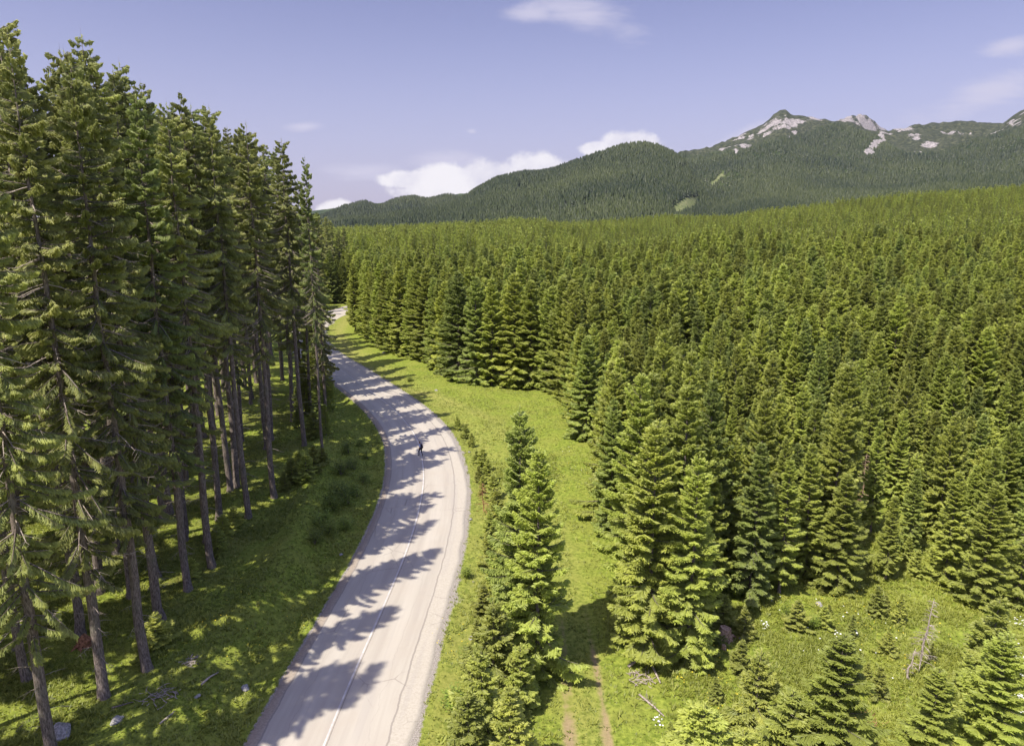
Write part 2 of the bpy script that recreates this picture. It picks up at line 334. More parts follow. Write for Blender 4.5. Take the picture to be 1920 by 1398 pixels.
# ------------------------------------------------------------------ conifers
def foliage_branch(mb, rng, o, az, L, e0, sag, lift, spacing, tw, twl, hang, lod=1., mature=False, limb=None, lr=.02):
    n = max(4, int(L / spacing))
    ca, sa = math.cos(az), math.sin(az)
    bow = (rng.random() - .5) * .5
    def pos(t):
        r = L * t * (1 - .06 * t); z = L * (math.tan(e0) * t - sag * t ** 1.6 + lift * t ** 3)
        s = bow * L * t * t * .5
        return np.stack([o[0] + ca * r - sa * s, o[1] + sa * r + ca * s, o[2] + z], -1)
    if limb is not None:
        tt = np.linspace(0, .85, 4); P = pos(tt); P[0] -= 0
        limb.tube(P, lr * np.array([1, .75, .5, .2]), 3, .5, 0, cap=False)
    t = (np.arange(n) + rng.random(n) * .8) / n; t = .14 + .86 * t
    P = pos(t); Tn = pos(np.minimum(t + .02, 1.03)) - pos(t - .02); Tn /= np.linalg.norm(Tn, axis=1)[:, None]
    S = np.stack([Tn[:, 1], -Tn[:, 0], np.zeros(n)], 1); S /= np.linalg.norm(S, axis=1)[:, None]
    allt = []
    for sgn in (-1, 1, 0):
        if sgn == 0:
            k = rng.random(n) < (.8 if mature else .4); ang = rng.normal(0, .5 if mature else .3, n)
        else:
            k = rng.random(n) < .96; ang = sgn * (math.radians(52) + rng.normal(0, .16, n)) * (1 - .45 * t)
        prof = np.clip(.35 + t * 1.1, 0, 1) * np.clip((1.08 - t) / .38, 0, 1) ** .6 * .95
        l = twl * (.45 + .55 * min(1, L / 1.6)) * prof * (.75 + .5 * rng.random(n)) + .05
        if sgn == 0: l *= .75
        D = Tn * np.cos(ang)[:, None] + S * np.sin(ang)[:, None]
        D[:, 2] -= hang * (.6 + .8 * rng.random(n)) * (.4 + 1.5 * t) + (.9 * rng.random(n) if (mature and sgn == 0) else 0); D /= np.linalg.norm(D, axis=1)[:, None]
        W = np.cross(D, np.array([0, 0, 1.])); W /= np.linalg.norm(W, axis=1)[:, None] + 1e-6
        roll = rng.normal(0, .35, n); Wr = W * np.cos(roll)[:, None] + np.array([0, 0, 1.]) * np.sin(roll)[:, None]
        w = tw * (.75 + .5 * rng.random(n)) * (.6 + .4 * l / (twl + .01))
        base = P + rng.normal(0, .015, (n, 3)); tip = base + D * l[:, None]; tip[:, 2] -= .10 * l + .16 * hang * l
        midp = base + D * (l * .42)[:, None]
        a = midp + Wr * w[:, None]; b = midp - Wr * w[:, None]; dz = (.035 + .06 * rng.random(n)); a[:, 2] -= dz; b[:, 2] -= dz
        midp[:, 2] += .02
        low = base + D * (l * .55)[:, None]; low[:, 2] -= (.09 + .12 * rng.random(n)) * (1 + 1.6 * hang)
        kk = np.where(k)[0]; m_ = len(kk)
        V = np.stack([base[kk], a[kk], tip[kk], b[kk], low[kk]], 1).reshape(-1, 3)
        i = np.arange(m_)[:, None] * 5
        F = np.concatenate([i + np.array([[0, 1, 2]]), i + np.array([[0, 2, 3]]), i + np.array([[0, 4, 2]])])
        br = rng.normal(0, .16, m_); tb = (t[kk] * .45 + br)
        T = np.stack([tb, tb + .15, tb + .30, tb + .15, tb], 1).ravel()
        allt.append((V, F, np.clip(T, 0, 1)))
        if lod > .6 and sgn != 0:      # side needles-shoots give each spray a toothed edge
            for q2 in (-1, 1):
                f0 = rng.uniform(.25, .6, m_); st = base[kk] + (tip[kk] - base[kk]) * f0[:, None]; st[:, 2] -= .01
                d2 = D[kk] * .72 + W[kk] * q2 * .66; d2[:, 2] -= .12 + .35 * rng.random(m_); d2 /= np.linalg.norm(d2, axis=1)[:, None]
                l2 = l[kk] * rng.uniform(.35, .62, m_); w2 = w[kk] * .75; W2 = np.cross(d2, np.array([0, 0, 1.])); W2 /= np.linalg.norm(W2, axis=1)[:, None] + 1e-6
                mm = st + d2 * (l2 * .5)[:, None]; dz2 = np.array([0, 0, 1.]) * (.02 + .03 * rng.random(m_))[:, None]
                V2 = np.stack([st, mm + W2 * w2[:, None] - dz2, st + d2 * l2[:, None], mm - W2 * w2[:, None] - dz2], 1).reshape(-1, 3)
                i2 = np.arange(m_)[:, None] * 4; F2 = np.concatenate([i2 + np.array([[0, 1, 2]]), i2 + np.array([[0, 2, 3]])])
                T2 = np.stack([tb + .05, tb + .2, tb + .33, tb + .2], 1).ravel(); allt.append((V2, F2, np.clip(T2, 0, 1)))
    bb = rng.normal(0, .10)
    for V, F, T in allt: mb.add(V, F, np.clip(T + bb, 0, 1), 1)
def spruce(seed, H, Rmax, cb, kind='young', lod=1.0):
    """trunk in slot 0, needles in slot 1; returns (trunk MB, crown MB)"""
    rng = np.random.default_rng(seed); tr = MB(); cr = MB()
    mature = kind == 'mature'
    r0 = (.009 * H + .03) if not mature else .0088 * H
    nz = 14; z = np.concatenate([[-.35, 0, .35], np.linspace(.9, H * .985, nz)])
    wob = np.cumsum(rng.normal(0, .02 if mature else .012, (len(z), 2)), axis=0) * (H / 14)
    wob -= wob[0]; rad = r0 * np.clip(1 - z / H, .01, 1) ** .85; rad[:3] *= [1.5, 1.32, 1.12]; rad[-1] = .01
    pts = np.stack([wob[:, 0], wob[:, 1], z], 1)
    tr.tube(pts, rad, 10 if lod > .6 else 5, .5, 0, rough=.12, seed=seed)
    tx = lambda h: np.array([np.interp(h, z, wob[:, 0]), np.interp(h, z, wob[:, 1]), h])
    h = cb * H; ws = (.44 if not mature else .58) / lod; tw = (.064 if not mature else .038) / lod ** .75; 
    sp = (.092 if not mature else .088) / lod
    holes = [(rng.random() * 6.28, rng.uniform(cb, .8) * H, rng.uniform(.6, 1.8)) for _ in range(5 if mature else 2)]
    lobe = rng.random(2) * 6.28
    az0 = 0
    while h < H * .985:
        q = h / H; c = (h - cb * H) / (H - cb * H)
        nb = int(round((6.5 if not mature else 6.4) * (1 - .35 * c) + rng.random())) ; az0 += 1.3 + rng.random()
        if not mature:
            prof = (1 - c) ** .74 * (1 - .25 * math.exp(-c * 9)) + .03
        else:
            prof = min(1, (1 - c) ** .60) * (.55 + .45 * math.sin(min(c * 3, 1) * 1.57)) * (.85 + .3 * rng.random()) + .03
        for k in range(nb):
            az = az0 + k * 6.283 / nb + rng.normal(0, .22)
            L = Rmax * prof * rng.uniform(.68, 1.12) * (1 + .10 * math.sin(az * 2 + lobe[0]) + .06 * math.sin(az * 3 + lobe[1] + h))
            if mature:
                nn = mnoise.noise(Vector((math.cos(az) * 1.3, math.sin(az) * 1.3, h * .55 + seed * 3.7)))
                L *= max(.35, min(1.45, 1 + 1.15 * nn))
                if c < .3 and rng.random() < .3: continue
                if rng.random() < .08: continue
                if nn < -.22 and rng.random() < .6: continue
            else:
                L *= 1 + .45 * mnoise.noise(Vector((math.cos(az) * 1.2, math.sin(az) * 1.2, h * .8 + seed * 3.7)))
            if any(abs((az - a_ + 3.14) % 6.283 - 3.14) < .5 and abs(h - h_) < d_ for a_, h_, d_ in holes): L *= .45 if not mature else .3
            if L < .15: L = .15
            e0 = R(-2 if not mature else -16) + R(50) * c ** (1.2 if not mature else 2.0) + rng.normal(0, .09 if not mature else .14)
            sag = .26 * (1 - c) + (.14 if mature else .04); lift = .22 * (1 - c) + (.12 if mature else .04)
            hang = (.16 + .16 * (1 - c) * rng.random()) if not mature else (.15 + .7 * (1 - c * .6) * rng.random())
            hh = min(h + rng.normal(0, ws * .35), H * .985)
            limb = tr if (lod > .6 and L > .5 and (mature or rng.random() < .5)) else None
            foliage_branch(cr, rng, tx(hh), az, L, e0, sag, lift, sp, tw, .56 if not mature else .42, hang, lod, mature, limb, .012 + .012 * L)
        h += ws * (1 - .45 * c) * rng.uniform(.8, 1.2)
    # leading shoot
    top = tx(H * .985); tr.tube([top, top + [0, 0, H * .015 + .25]], [.012, .004], 3)
    for k in range(7):
        a = rng.random() * 6.28; b0 = top + [0, 0, k * .05]; d = np.array([math.cos(a) * .6, math.sin(a) * .6, .8]) * .2
        s_ = np.array([-math.sin(a), math.cos(a), 0]) * .035
        cr.add([b0, b0 + d * .5 + s_, b0 + d, b0 + d * .5 - s_], [(0, 1, 2), (0, 2, 3)], .7, 1)
    # dead lower branches
    if lod > .6:
        hh = cb * H * (.25 if mature else .2)
        while hh < (cb + (.28 if mature else .12)) * H:
            a = rng.random() * 6.28; L = rng.uniform(.3, 1.7 if mature else .9); o = tx(hh); dz = rng.uniform(-.45, .05)
            e = np.array([math.cos(a), math.sin(a), dz]) * L
            tr.tube([o, o + e * .5 + [0, 0, .05 * L], o + e], [.022, .014, .004], 3, .5, 0 if not mature else 2, cap=False)
            if mature and L > .9:
                for _ in range(3):
                    f_ = rng.uniform(.3, .8); s_ = np.array([math.cos(a + 1.2 * rng.choice([-1, 1])), math.sin(a + 1.2), -.4]) * L * .3
                    tr.tube([o + e * f_, o + e * f_ + s_], [.010, .003], 3, .5, 2, cap=False)
            hh += rng.uniform(.12, .4) if mature else rng.uniform(.1, .3)
        if mature:   # bare pale limbs that reach out through the crown
            for _ in range(44):
                hh = rng.uniform(cb * H, .82 * H); c = (hh - cb * H) / (H - cb * H); a = rng.random() * 6.28; L = Rmax * rng.uniform(.75, 1.08) * (1 - c) ** .5
                o = tx(hh); e = np.array([math.cos(a), math.sin(a), -.28]) * L
                P_ = [o, o + e * .35, o + e * .7 + [0, 0, -.05 * L], o + e + [0, 0, .08 * L]]; tr.tube(P_, [.035, .026, .017, .006], 4, .5, 2, cap=False)
                for _ in range(4):
                    f_ = rng.uniform(.35, .95); b_ = a + rng.choice([-1, 1]) * rng.uniform(.6, 1.1); s_ = np.array([math.cos(b_), math.sin(b_), -.35]) * L * rng.uniform(.15, .35)
                    tr.tube([o + e * f_, o + e * f_ + s_], [.012, .003], 3, .5, 2, cap=False)
    return tr, cr
def tree_meshes(name, seed, H, Rm, cb, kind, lod=1.):
    tr, cr = spruce(seed, H, Rm, cb, kind, lod)
    crm = M['sapling' if H < 8 else kind]
    a = tr.build(name + '_trunk', [M['bark'], crm, M['deadwood']], True); b = cr.build(name + '_crown', [M['bark'], crm, M['deadwood']])
    return a, b, (tr, cr)
def joined(name, trcr, kind):
    tr, cr = trcr; mb = MB(); mb.v = tr.v + cr.v
    off = tr.n; mb.f = tr.f + [f + off for f in cr.f]; mb.t = tr.t + cr.t; mb.mi = tr.mi + cr.mi
    return mb.build(name, [M['bark'], M[kind], M['deadwood']])
TALL = []; YOUNG = []; YJ = []; FARJ = []; SMALL = []
for i, (H, Rm, cb) in enumerate([(35, 3.4, .30), (34, 2.9, .40), (36, 3.2, .28), (33, 2.7, .44), (35, 3.1, .23)]):
    TALL.append((*tree_meshes('mature_spruce', 100 + i, H, Rm, cb, 'mature')[:2], H))
for i, (H, Rm, cb) in enumerate([(15, 2.55, .04), (14, 2.3, .10), (16, 2.7, .03), (13, 2.5, .06), (15, 2.2, .14), (14, 2.75, .05)]):
    a, b, tc = tree_meshes('young_spruce', 200 + i, H, Rm, cb, 'young'); YOUNG.append((a, b, H)); YJ.append((joined('young_spruce_whole', tc, 'young'), H))
for i, (H, Rm, cb) in enumerate([(6, 1.9, .03), (5, 1.75, .04), (6.5, 1.8, .05)]):
    a, b, tc = tree_meshes('small_spruce', 300 + i, H, Rm, cb, 'young'); SMALL.append((a, b, H))
for i in range(4):
    tc = spruce(400 + i, 14, 2.6, .05, 'young', .42); FARJ.append((joined('distant_spruce_whole', tc, 'young'), 14))
placed = []
def put_tree(pool, k, x, y, h, label, group, cat='spruce tree', name=None, tilt=(0, 0), wid=1., rz=None):
    a, b, H = pool[k % len(pool)]; z = float(gz(x, y)); s = h / H
    t_ = empty(name or ('tall_spruce' if pool is TALL else 'young_spruce'), (x, y, z - .05), random.random() * 6.28 if rz is None else rz, (s * wid, s * wid, s), tilt)
    tag(t_, label, cat, group); tr = link('trunk', a, t_); cr = link('crown', b, t_); placed.append((x, y)); return t_
def free(x, y, d, lst): return all((x - a) ** 2 + (y - b) ** 2 > d * d for a, b in lst)

# --- tall spruces left of the road: the front row, one by one (base pixel, top pixel row)
G1 = 'tall spruces in the front row along the left road bank'
front = [((195, 1305), 60, 4, 'tall spruce with the bare trunk standing nearest the camera at the bottom left'),
         ((275, 1255), 105, 2, 'tall spruce on the bank right behind the nearest bare trunk, foot hidden by low twigs'),
         ((300, 1162), 62, 4, 'tall spruce whose trunk foot stands on the mossy bank left of the sunlit patch'),
         ((352, 1105), 170, 2, 'tall spruce with a short dark trunk foot between the mossy bank and the twin trunks'),
         ((398, 1062), 190, 1, 'taller right one of the twin spruces standing close together on the bank'),
         ((385, 1018), 215, 3, 'thin left one of the twin spruces with a sunlit pale trunk'),
         ((465, 970), 198, 3, 'tall spruce with a long pale trunk leaning left at the edge of the grass bank'),
         ((515, 932), 228, 1, 'tall spruce with a short visible trunk foot beside the dark saplings'),
         ((570, 835), 258, 3, 'tall spruce with a sunlit orange grey trunk, second from the road bend'),
         ((606, 850), 292, 1, 'thin ragged spruce standing nearest to the bend of the road')]
for (b, tp, k, lab) in front:
    x, y, z = atg(*b); h = height_for(x, y, z, tp); w = .62 if 'thin ragged' in lab else (.8 if 'thin' in lab else .95)
    put_tree(TALL, k, x, y, h, lab, G1, 'spruce tree', wid=w)
second = [((20, 1130), 20, 0, 'dark spruce trunk at the left edge of the photo above the mossy hollow'), ((150, 1190), 55, 1, 'tall spruce with the thick trunk above the reddish uprooted stump'),
          ((245, 1120), 88, 3, 'tall spruce with the leftmost dark trunk of three close together on the moss'), ((410, 975), 170, 1, 'slender spruce with pale trunk between the twin spruces and the long leaning trunk'),
          ((430, 920), 195, 3, 'spruce with dark trunk just behind the slender pale trunk')]
second += [((611, 792), 400, 4, 'shorter spruce with low dark branches just behind the thin ragged spruce at the bend'), ((601, 752), 415, 2, 'shorter spruce with low branches hiding the road beyond the bend'), ((596, 722), 400, 4, 'farthest short spruce whose low branches hide the road behind the bend')]
second += [((584, 778), 335, 1, 'narrow dark spruce seen between the bend trees, left of the thin ragged one'), ((566, 742), 345, 4, 'distant low-branched spruce behind the orange grey trunk'), ((548, 790), 290, 0, 'dark full spruce close left of the orange grey trunk'), ((590, 738), 372, 4, 'distant dark spruce filling the gap just left of the road bend')]
for (b, tp, k, lab) in second:
    x, y, z = atg(*b); h = height_for(x, y, z, tp); put_tree(TALL, k, x, y, h, lab, 'tall spruces of the second row on the left', wid=.92 if tp < 390 else 1.0)
for (x, y, tp, k) in [(-29.3, 44, 112, 0), (-26.6, 46.5, 95, 2), (-27.2, 52.5, 150, 4), (-31.5, 50, 128, 1), (-30.4, 43.5, 22, 0), (-27.5, 64, 195, 1)]:
    put_tree(TALL, k, x, y, height_for(x, y, float(gz(x, y)), tp), 'tall spruce standing inside the shaded wood left of the road, behind the front rows', 'tall spruces inside the shaded wood left of the road')
for i, (px, py, h) in enumerate([(613, 768, 7), (600, 792, 6.5), (590, 762, 9), (574, 778, 7), (560, 802, 5.5), (606, 738, 9), (590, 722, 11), (612, 815, 4), (580, 745, 10)]):
    x, y, z = atg(px, py); put_tree(YOUNG, i, x, y, h, 'dark young spruce crowded under the tall trees by the left side of the bend', 'young spruces crowded under the tall trees at the bend', wid=1.15)
n = 0; cand = []
gxs = np.arange(-90, -20, 5.2); gys = np.arange(2, 215, 5.2)
rr = random.Random(11)
for yy in gys:
    for xx in gxs:
        x = xx + rr.uniform(-2.1, 2.1); y = yy + rr.uniform(-2.1, 2.1); cand.append((x, y))
D_ = rd(np.array([c[0] for c in cand]), np.array([c[1] for c in cand]))
keep = []
for (x, y), d in zip(cand, D_):
    lim = -14.6 if y < 90 else -8.5
    if d > lim: continue
    if y < 140 and x < -.86 * (y + 8) - 14: continue
    if y > 140 and x < -.52 * y: continue
    if y < 28 and x < -42: continue
    if d < -30 and y > 70: continue
    if y > 100 and d < -24: continue
    if not free(x, y, 4.2, placed): continue
    keep.append((x, y))
G2 = 'tall spruces inside the shaded wood left of the road'
for i, (x, y) in enumerate(keep):
    h = rr.uniform(30, 36) if y < 120 else rr.uniform(25, 31)
    z_ = float(gz(x, y)); Zt = y * math.cos(PITCH) - 8 * math.sin(PITCH); pxt = 960 + x / max(Zt, 5) * FPX
    if 28 < y < 150 and pxt > -60:
        h = height_for(x, y, z_, float(np.interp(pxt, [0, 60, 110, 230, 260, 330, 420, 520, 620], [70, 100, 55, 95, 165, 190, 225, 255, 330])) + abs(rr.gauss(0, 32))); h = min(h, 39.5)
    if y < 22: h = rr.uniform(29, 33)
    put_tree(TALL, rr.randrange(5), x, y, h, 'tall spruce standing inside the shaded wood left of the road, behind the front rows', G2, wid=rr.uniform(.8, 1.02))
# spruces just outside the frame at the lower left whose tops throw the shadows on the road
for (x, y, h) in [(-23.5, 21.5, 34), (-22.8, 29.0, 31)]:
    put_tree(TALL, 4, x, y, h, 'tall spruce standing inside the shaded wood left of the road, behind the front rows', G2)
# dark trees beyond the far bend
for (px, py, tp) in [(628, 556, 412), (640, 558, 430), (650, 552, 425), (618, 560, 405), (606, 565, 398)]:
    x, y, z = atg(px, py); put_tree(TALL, 2, x, y, height_for(x, y, z, tp), 'dark spruce standing behind the far bend of the road', 'dark spruces behind the far bend of the road', wid=1.15)

# --- spruces on the right, one by one: base px, top py, pool, variant, width, label
G3 = 'young spruces standing by themselves on the meadow and clearing'
G4 = 'young spruces in the front row of the forest right of the meadow'
P2 = YOUNG; P3 = SMALL
single = [
 ((972, 1235), 765, P2, 0, .9, 'taller dark left one of the two spruces standing alone between road and dirt track', G3),
 ((1008, 1268), 845, P2, 3, .95, 'shorter bright right one of the two spruces standing alone between road and dirt track', G3),
 ((925, 1300), 1130, P3, 1, 1.1, 'bushy small spruce at the foot of the two tall lone spruces', G3),
 ((975, 1330), 1210, P3, 0, 1.0, 'small spruce just in front of the bright lone spruce beside the track', G3),
 ((955, 1470), 1290, P3, 2, 1.1, 'small spruce at the bottom edge beside the dirt track', G3),
 ((880, 1465), 1300, P3, 0, 1.1, 'small spruce at the bottom edge nearest to the gravel verge', G3),
 ((905, 1400), 1215, P3, 1, .9, 'small spruce between the gravel verge and the two lone spruces', G3),
 ((1098, 822), 630, P2, 3, 1.15, 'dense dark spruce standing forward into the meadow with branches to the ground', G4),
 ((1145, 1000), 745, P2, 0, .9, 'spruce at the meadow edge behind the big cluster near the track', G4),
 ((1185, 1120), 700, P2, 2, 1.0, 'tall spruce at the meadow side of the cluster right of the dirt track', G4),
 ((1215, 1225), 790, P2, 5, 1.05, 'big spruce at the front corner of the cluster above the fallen logs', G4),
 ((1290, 1240), 850, P2, 0, 1.0, 'spruce at the right front of the cluster left of the pale stump', G4),
 ((1270, 1130), 720, P2, 1, 1.0, 'tall spruce in the middle of the cluster right of the dirt track', G4),
 ((1405, 1125), 830, P2, 1, 1.05, 'spruce with bare lower trunk above the clearing, right of the pale stump', G4),
 ((1460, 1110), 860, P2, 4, 1.05, 'spruce with bare twiggy foot in shade at the left end of the clearing edge', G4),
 ((1567, 1102), 890, P2, 3, 1.3, 'dark bluish round spruce with short brown foot at the top of the clearing', G3),
 ((1660, 1085), 930, P2, 4, 1.1, 'slim spruce right of the dark round spruce at the top of the clearing', G3),
 ((1700, 1040), 880, P2, 1, 1.0, 'spruce just behind the slim one above the clearing', G4),
 ((1835, 1130), 905, P2, 5, 1.2, 'broad spruce above the big dead grey tree near the right edge', G3),
 ((1770, 1090), 880, P2, 0, 1.1, 'spruce left of the broad one near the right edge of the clearing', G4),
 ((1850, 1270), 1120, P3, 0, 1.1, 'small dark spruce between the dead grey tree and the white flowers', G3),
 ((1412, 1385), 1225, P3, 1, .95, 'small dark spruce with visible stem in the lower clearing', G3),
 ((1548, 1500), 1190, P2, 3, 1.5, 'bright full spruce at the bottom edge in the middle of the clearing', G3),
 ((1470, 1480), 1300, P3, 2, 1.45, 'pale spruce at the bottom edge left of the bright full one', G3),
 ((1310, 1500), 1320, P3, 0, 1.5, 'yellow green bushy spruce at the bottom edge right of the dirt track', G3),
 ((1380, 1520), 1370, P3, 1, 1.4, 'lowest bushy spruce at the bottom edge between yellow green and pale ones', G3),
 ((1725, 1490), 1250, P2, 0, 1.5, 'spruce at the bottom edge below the dead grey tree', G3),
 ((1838, 1500), 1190, P2, 5, 1.35, 'dark green full spruce at the bottom right beside the white flowers', G3),
 ((1645, 1310), 1248, P3, 1, .9, 'very small spruce alone in the grass left of the dead grey tree', G3),
 ((1905, 1135), 1010, P3, 2, 1.1, 'small spruce at the right edge of the photo beside the grey snag', G3),
 ((1240, 1500), 1395, P3, 1, 1.1, 'tiny spruce at the bottom edge near the dry branches', G3),
 ((667, 622), 492, P2, 4, 1.1, 'spruce with a bare trunk foot standing alone beside the far bend of the road', G3),
 ((1625, 1270), 1240, P3, 0, 1., 'knee high spruce in the bright grass above the brush heap', G3),
]
for (b, tp, pool, k, w, lab, grp) in single:
    x, y, z = atg(*b); h = height_for(x, y, z, tp); put_tree(pool, k, x, y, h, lab, grp, wid=w)
# saplings along the verge right of the road and on the left bank
sap = [((858, 806), 775), ((872, 822), 790), ((884, 838), 806), ((893, 872), 838), ((905, 885), 832), ((915, 905), 852), ((898, 905), 868), ((925, 935), 880), ((905, 925), 885), ((932, 975), 905), ((920, 1005), 950), ((915, 1065), 985), ((935, 1110), 1020), ((905, 1150), 1085), ((895, 1215), 1150)]
for i, (b, tp) in enumerate(sap):
    x, y, z = atg(*b); put_tree(SMALL, i, x, y, .85 * height_for(x, y, z, tp), 'thin young spruce sapling in the row on the grass verge right of the road bend', 'saplings on the verge right of the road', 'sapling', 'spruce_sapling', wid=1.15)
sapl = [((548, 905), 860), ((575, 900), 850), ((590, 885), 835), ((560, 880), 845), ((605, 870), 838), ((535, 920), 885), ((420, 1010), 965), ((440, 990), 950), ((410, 1040), 985), ((360, 1085), 1045), ((295, 1215), 1150), ((265, 1240), 1190), ((590, 820), 770), ((90, 1180), 1130)]
for i, (b, tp) in enumerate(sapl):
    x, y, z = atg(*b); put_tree(SMALL, i, x, y, height_for(x, y, z, tp), 'dark spruce sapling in the shade between the tall trunks left of the road', 'saplings in the shade on the left', 'sapling', 'spruce_sapling', wid=1.4)

rr = random.Random(77); nsap = 0
while nsap < 28:
    x = rr.uniform(8, 38); y = rr.uniform(29, 50)
    if x > .78 * y or y > float(np.interp(x, [8.3, 10.6, 13, 16.7, 20, 23.3, 29, 38], [37, 36, 40, 43, 45, 46, 50, 52])) or not free(x, y, .9, placed): continue
    nsap += 1; put_tree(SMALL, rr.randrange(3), x, y, rr.choice([.7, .9, 1.2, 1.6, 2.2]), 'little spruce sapling scattered among the herbs of the clearing at the right', 'little saplings scattered on the clearing', 'sapling', 'spruce_sapling', wid=rr.uniform(.9, 1.3))
# --- forest edge along the meadow
ed = catmull(EDGE[:-2], .25); L_ = 0; last = ed[0]; rr = random.Random(5); k = 0; edge_pts = []
for p_ in ed[1:]:
    if np.linalg.norm(p_ - last) > 3.3:
        last = p_; x = p_[0] + rr.uniform(.3, 1.6); y = p_[1] + rr.uniform(.2, 1.6)
        if not free(x, y, 2.3, placed): continue
        h = rr.uniform(16, 19) if y > 95 else rr.uniform(12, 15); edge_pts.append((x, y))
        put_tree(YOUNG, rr.choice([0, 2, 3, 5]), x, y, h, 'young spruce with low branches in the row lining the far meadow edge', 'spruces lining the far meadow edge', wid=rr.uniform(1.0, 1.2))
# --- forest interior
rr = random.Random(21); inner = []
def strip(x, y):   # narrow openings between the near trees
    return (24.0 < x < 33 and 46 < y < 61 and abs((x - 25.5) - (y - 46) * .42) < 1.6) or (abs(x - 46) < 2.2 and 58 < y < 66) or (abs(x - 38.5) < 1.8 and 84 < y < 95) or (abs(x - 17.5) < 1.5 and 52 < y < 57)
yy = 36.
while yy < 255:
    sp_ = 2.95 if yy < 90 else 3.3
    xx = -.2 * yy - 30
    while xx < .84 * yy + 14:
        inner.append((xx + rr.uniform(-1.35, 1.35), yy + rr.uniform(-1.35, 1.35))); xx += sp_
    yy += sp_
ix = np.array([c[0] for c in inner]); iy = np.array([c[1] for c in inner]); ok = in_right_forest(ix, iy) & (iy < 250)
pl = list(placed); near_i = []; far_i = []
hn = vnoise(ix, iy, 22, 77)
for (x, y), o_, hv in zip(inner, ok, hn):
    if not o_ or strip(x, y): continue
    if not free(x, y, 2.0, pl if y < 130 else []): continue
    h = 9.6 + 5.5 * hv + rr.uniform(-2.4, 2.8) + 2.5 * float(sst(y, 90, 130))
    if y < 80 and x > 15:
        if rr.random() < .06: continue
        h *= rr.choice([.55, .7, .8, .85, .95])
    near_i.append((x, y, h)); 
near_i.sort(key=lambda c: c[1] ** 2 + c[0] ** 2)
NIND = 278 - len(single) - len(edge_pts)
for x, y, h in near_i[:NIND]:
    put_tree(YOUNG if h > 7.5 else SMALL, rr.randrange(6), x, y, h, 'young spruce inside the dense forest right of the meadow', 'spruces inside the dense forest on the right', wid=rr.uniform(.78, 1.0), tilt=(rr.uniform(-.035, .035), rr.uniform(-.035, .035)))
rest = near_i[NIND:]
# sources shared by the far mass of trees: a few whole-mesh spruces that stand in the scene as trees themselves
srcs = []
for (me, H), (x, y, h) in list(zip(YJ, rest[:6])) + list(zip(FARJ, [(30, 262, 14), (60, 264, 14), (95, 266, 15), (130, 270, 14)])):
    o = link('young_spruce', me, None, (x, y, float(gz(x, y)) - .1)); s = h / H; o.scale = (s, s, s); o.rotation_euler[2] = rr.random() * 6
    tag(o, 'young spruce inside the dense forest right of the meadow', 'spruce tree', 'spruces inside the dense forest on the right'); srcs.append((o, H))
rest = rest[6:]
far = []; yy = 250.
while yy < 1050:
    sp_ = 3.7 + (yy - 250) / 400
    xx = -.34 * yy
    while xx < .86 * yy + 10:
        far.append((xx + rr.uniform(-1.9, 1.9), yy + rr.uniform(-1.9, 1.9))); xx += sp_
    yy += sp_
def gn_scatter(name, pts, objs, label, cat):
    """pts: (x, y, z, scale, rotation, variant) -> one mesh of points that carries the trees"""
    pts = np.array(pts); me = bpy.data.meshes.new(name); me.vertices.add(len(pts)); me.vertices.foreach_set('co', pts[:, :3].astype(np.float32).ravel())
    for nm, c in (('sc', 3), ('rz', 4)):
        a = me.attributes.new(nm, 'FLOAT', 'POINT'); a.data.foreach_set('value', pts[:, c].astype(np.float32))
    a = me.attributes.new('vr', 'INT', 'POINT'); a.data.foreach_set('value', pts[:, 5].astype(np.int32))
    o = link(name, me); tag(o, label, cat, None, 'stuff')
    ng = bpy.data.node_groups.new(name, 'GeometryNodeTree')
    ng.interface.new_socket('Geometry', in_out='INPUT', socket_type='NodeSocketGeometry'); ng.interface.new_socket('Geometry', in_out='OUTPUT', socket_type='NodeSocketGeometry')
    N = ng.nodes; Lk = ng.links; gi = N.new('NodeGroupInput'); go = N.new('NodeGroupOutput')
    mp = N.new('GeometryNodeMeshToPoints'); Lk.new(gi.outputs[0], mp.inputs[0])
    def na(nm, dt):
        a = N.new('GeometryNodeInputNamedAttribute'); a.data_type = dt; a.inputs[0].default_value = nm; return a.outputs[0]
    jo = N.new('GeometryNodeJoinGeometry'); cb = N.new('ShaderNodeCombineXYZ'); Lk.new(na('rz', 'FLOAT'), cb.inputs[2])
    e2r = N.new('FunctionNodeEulerToRotation'); Lk.new(cb.outputs[0], e2r.inputs[0]); vr = na('vr', 'INT'); s_ = na('sc', 'FLOAT')
    for i, ob in enumerate(objs):
        oi = N.new('GeometryNodeObjectInfo'); oi.transform_space = 'ORIGINAL'; oi.inputs['Object'].default_value = ob; oi.inputs['As Instance'].default_value = True
        cm = N.new('FunctionNodeCompare'); cm.data_type = 'INT'; cm.operation = 'EQUAL'
        ins = [s for s in cm.inputs if s.type == 'INT']; Lk.new(vr, ins[0]); ins[1].default_value = i
        ip = N.new('GeometryNodeInstanceOnPoints'); Lk.new(mp.outputs[0], ip.inputs['Points']); Lk.new(cm.outputs[0], ip.inputs['Selection'])
        Lk.new(oi.outputs['Geometry'], ip.inputs['Instance']); Lk.new(e2r.outputs[0], ip.inputs['Rotation']); Lk.new(s_, ip.inputs['Scale']); Lk.new(ip.outputs[0], jo.inputs[0])
    Lk.new(jo.outputs[0], go.inputs[0])
    md = o.modifiers.new('scatter', 'NODES'); md.node_group = ng; return o
P_ = []
rx = np.array([c[0] for c in rest]); ry = np.array([c[1] for c in rest]); zz = gz(rx, ry)
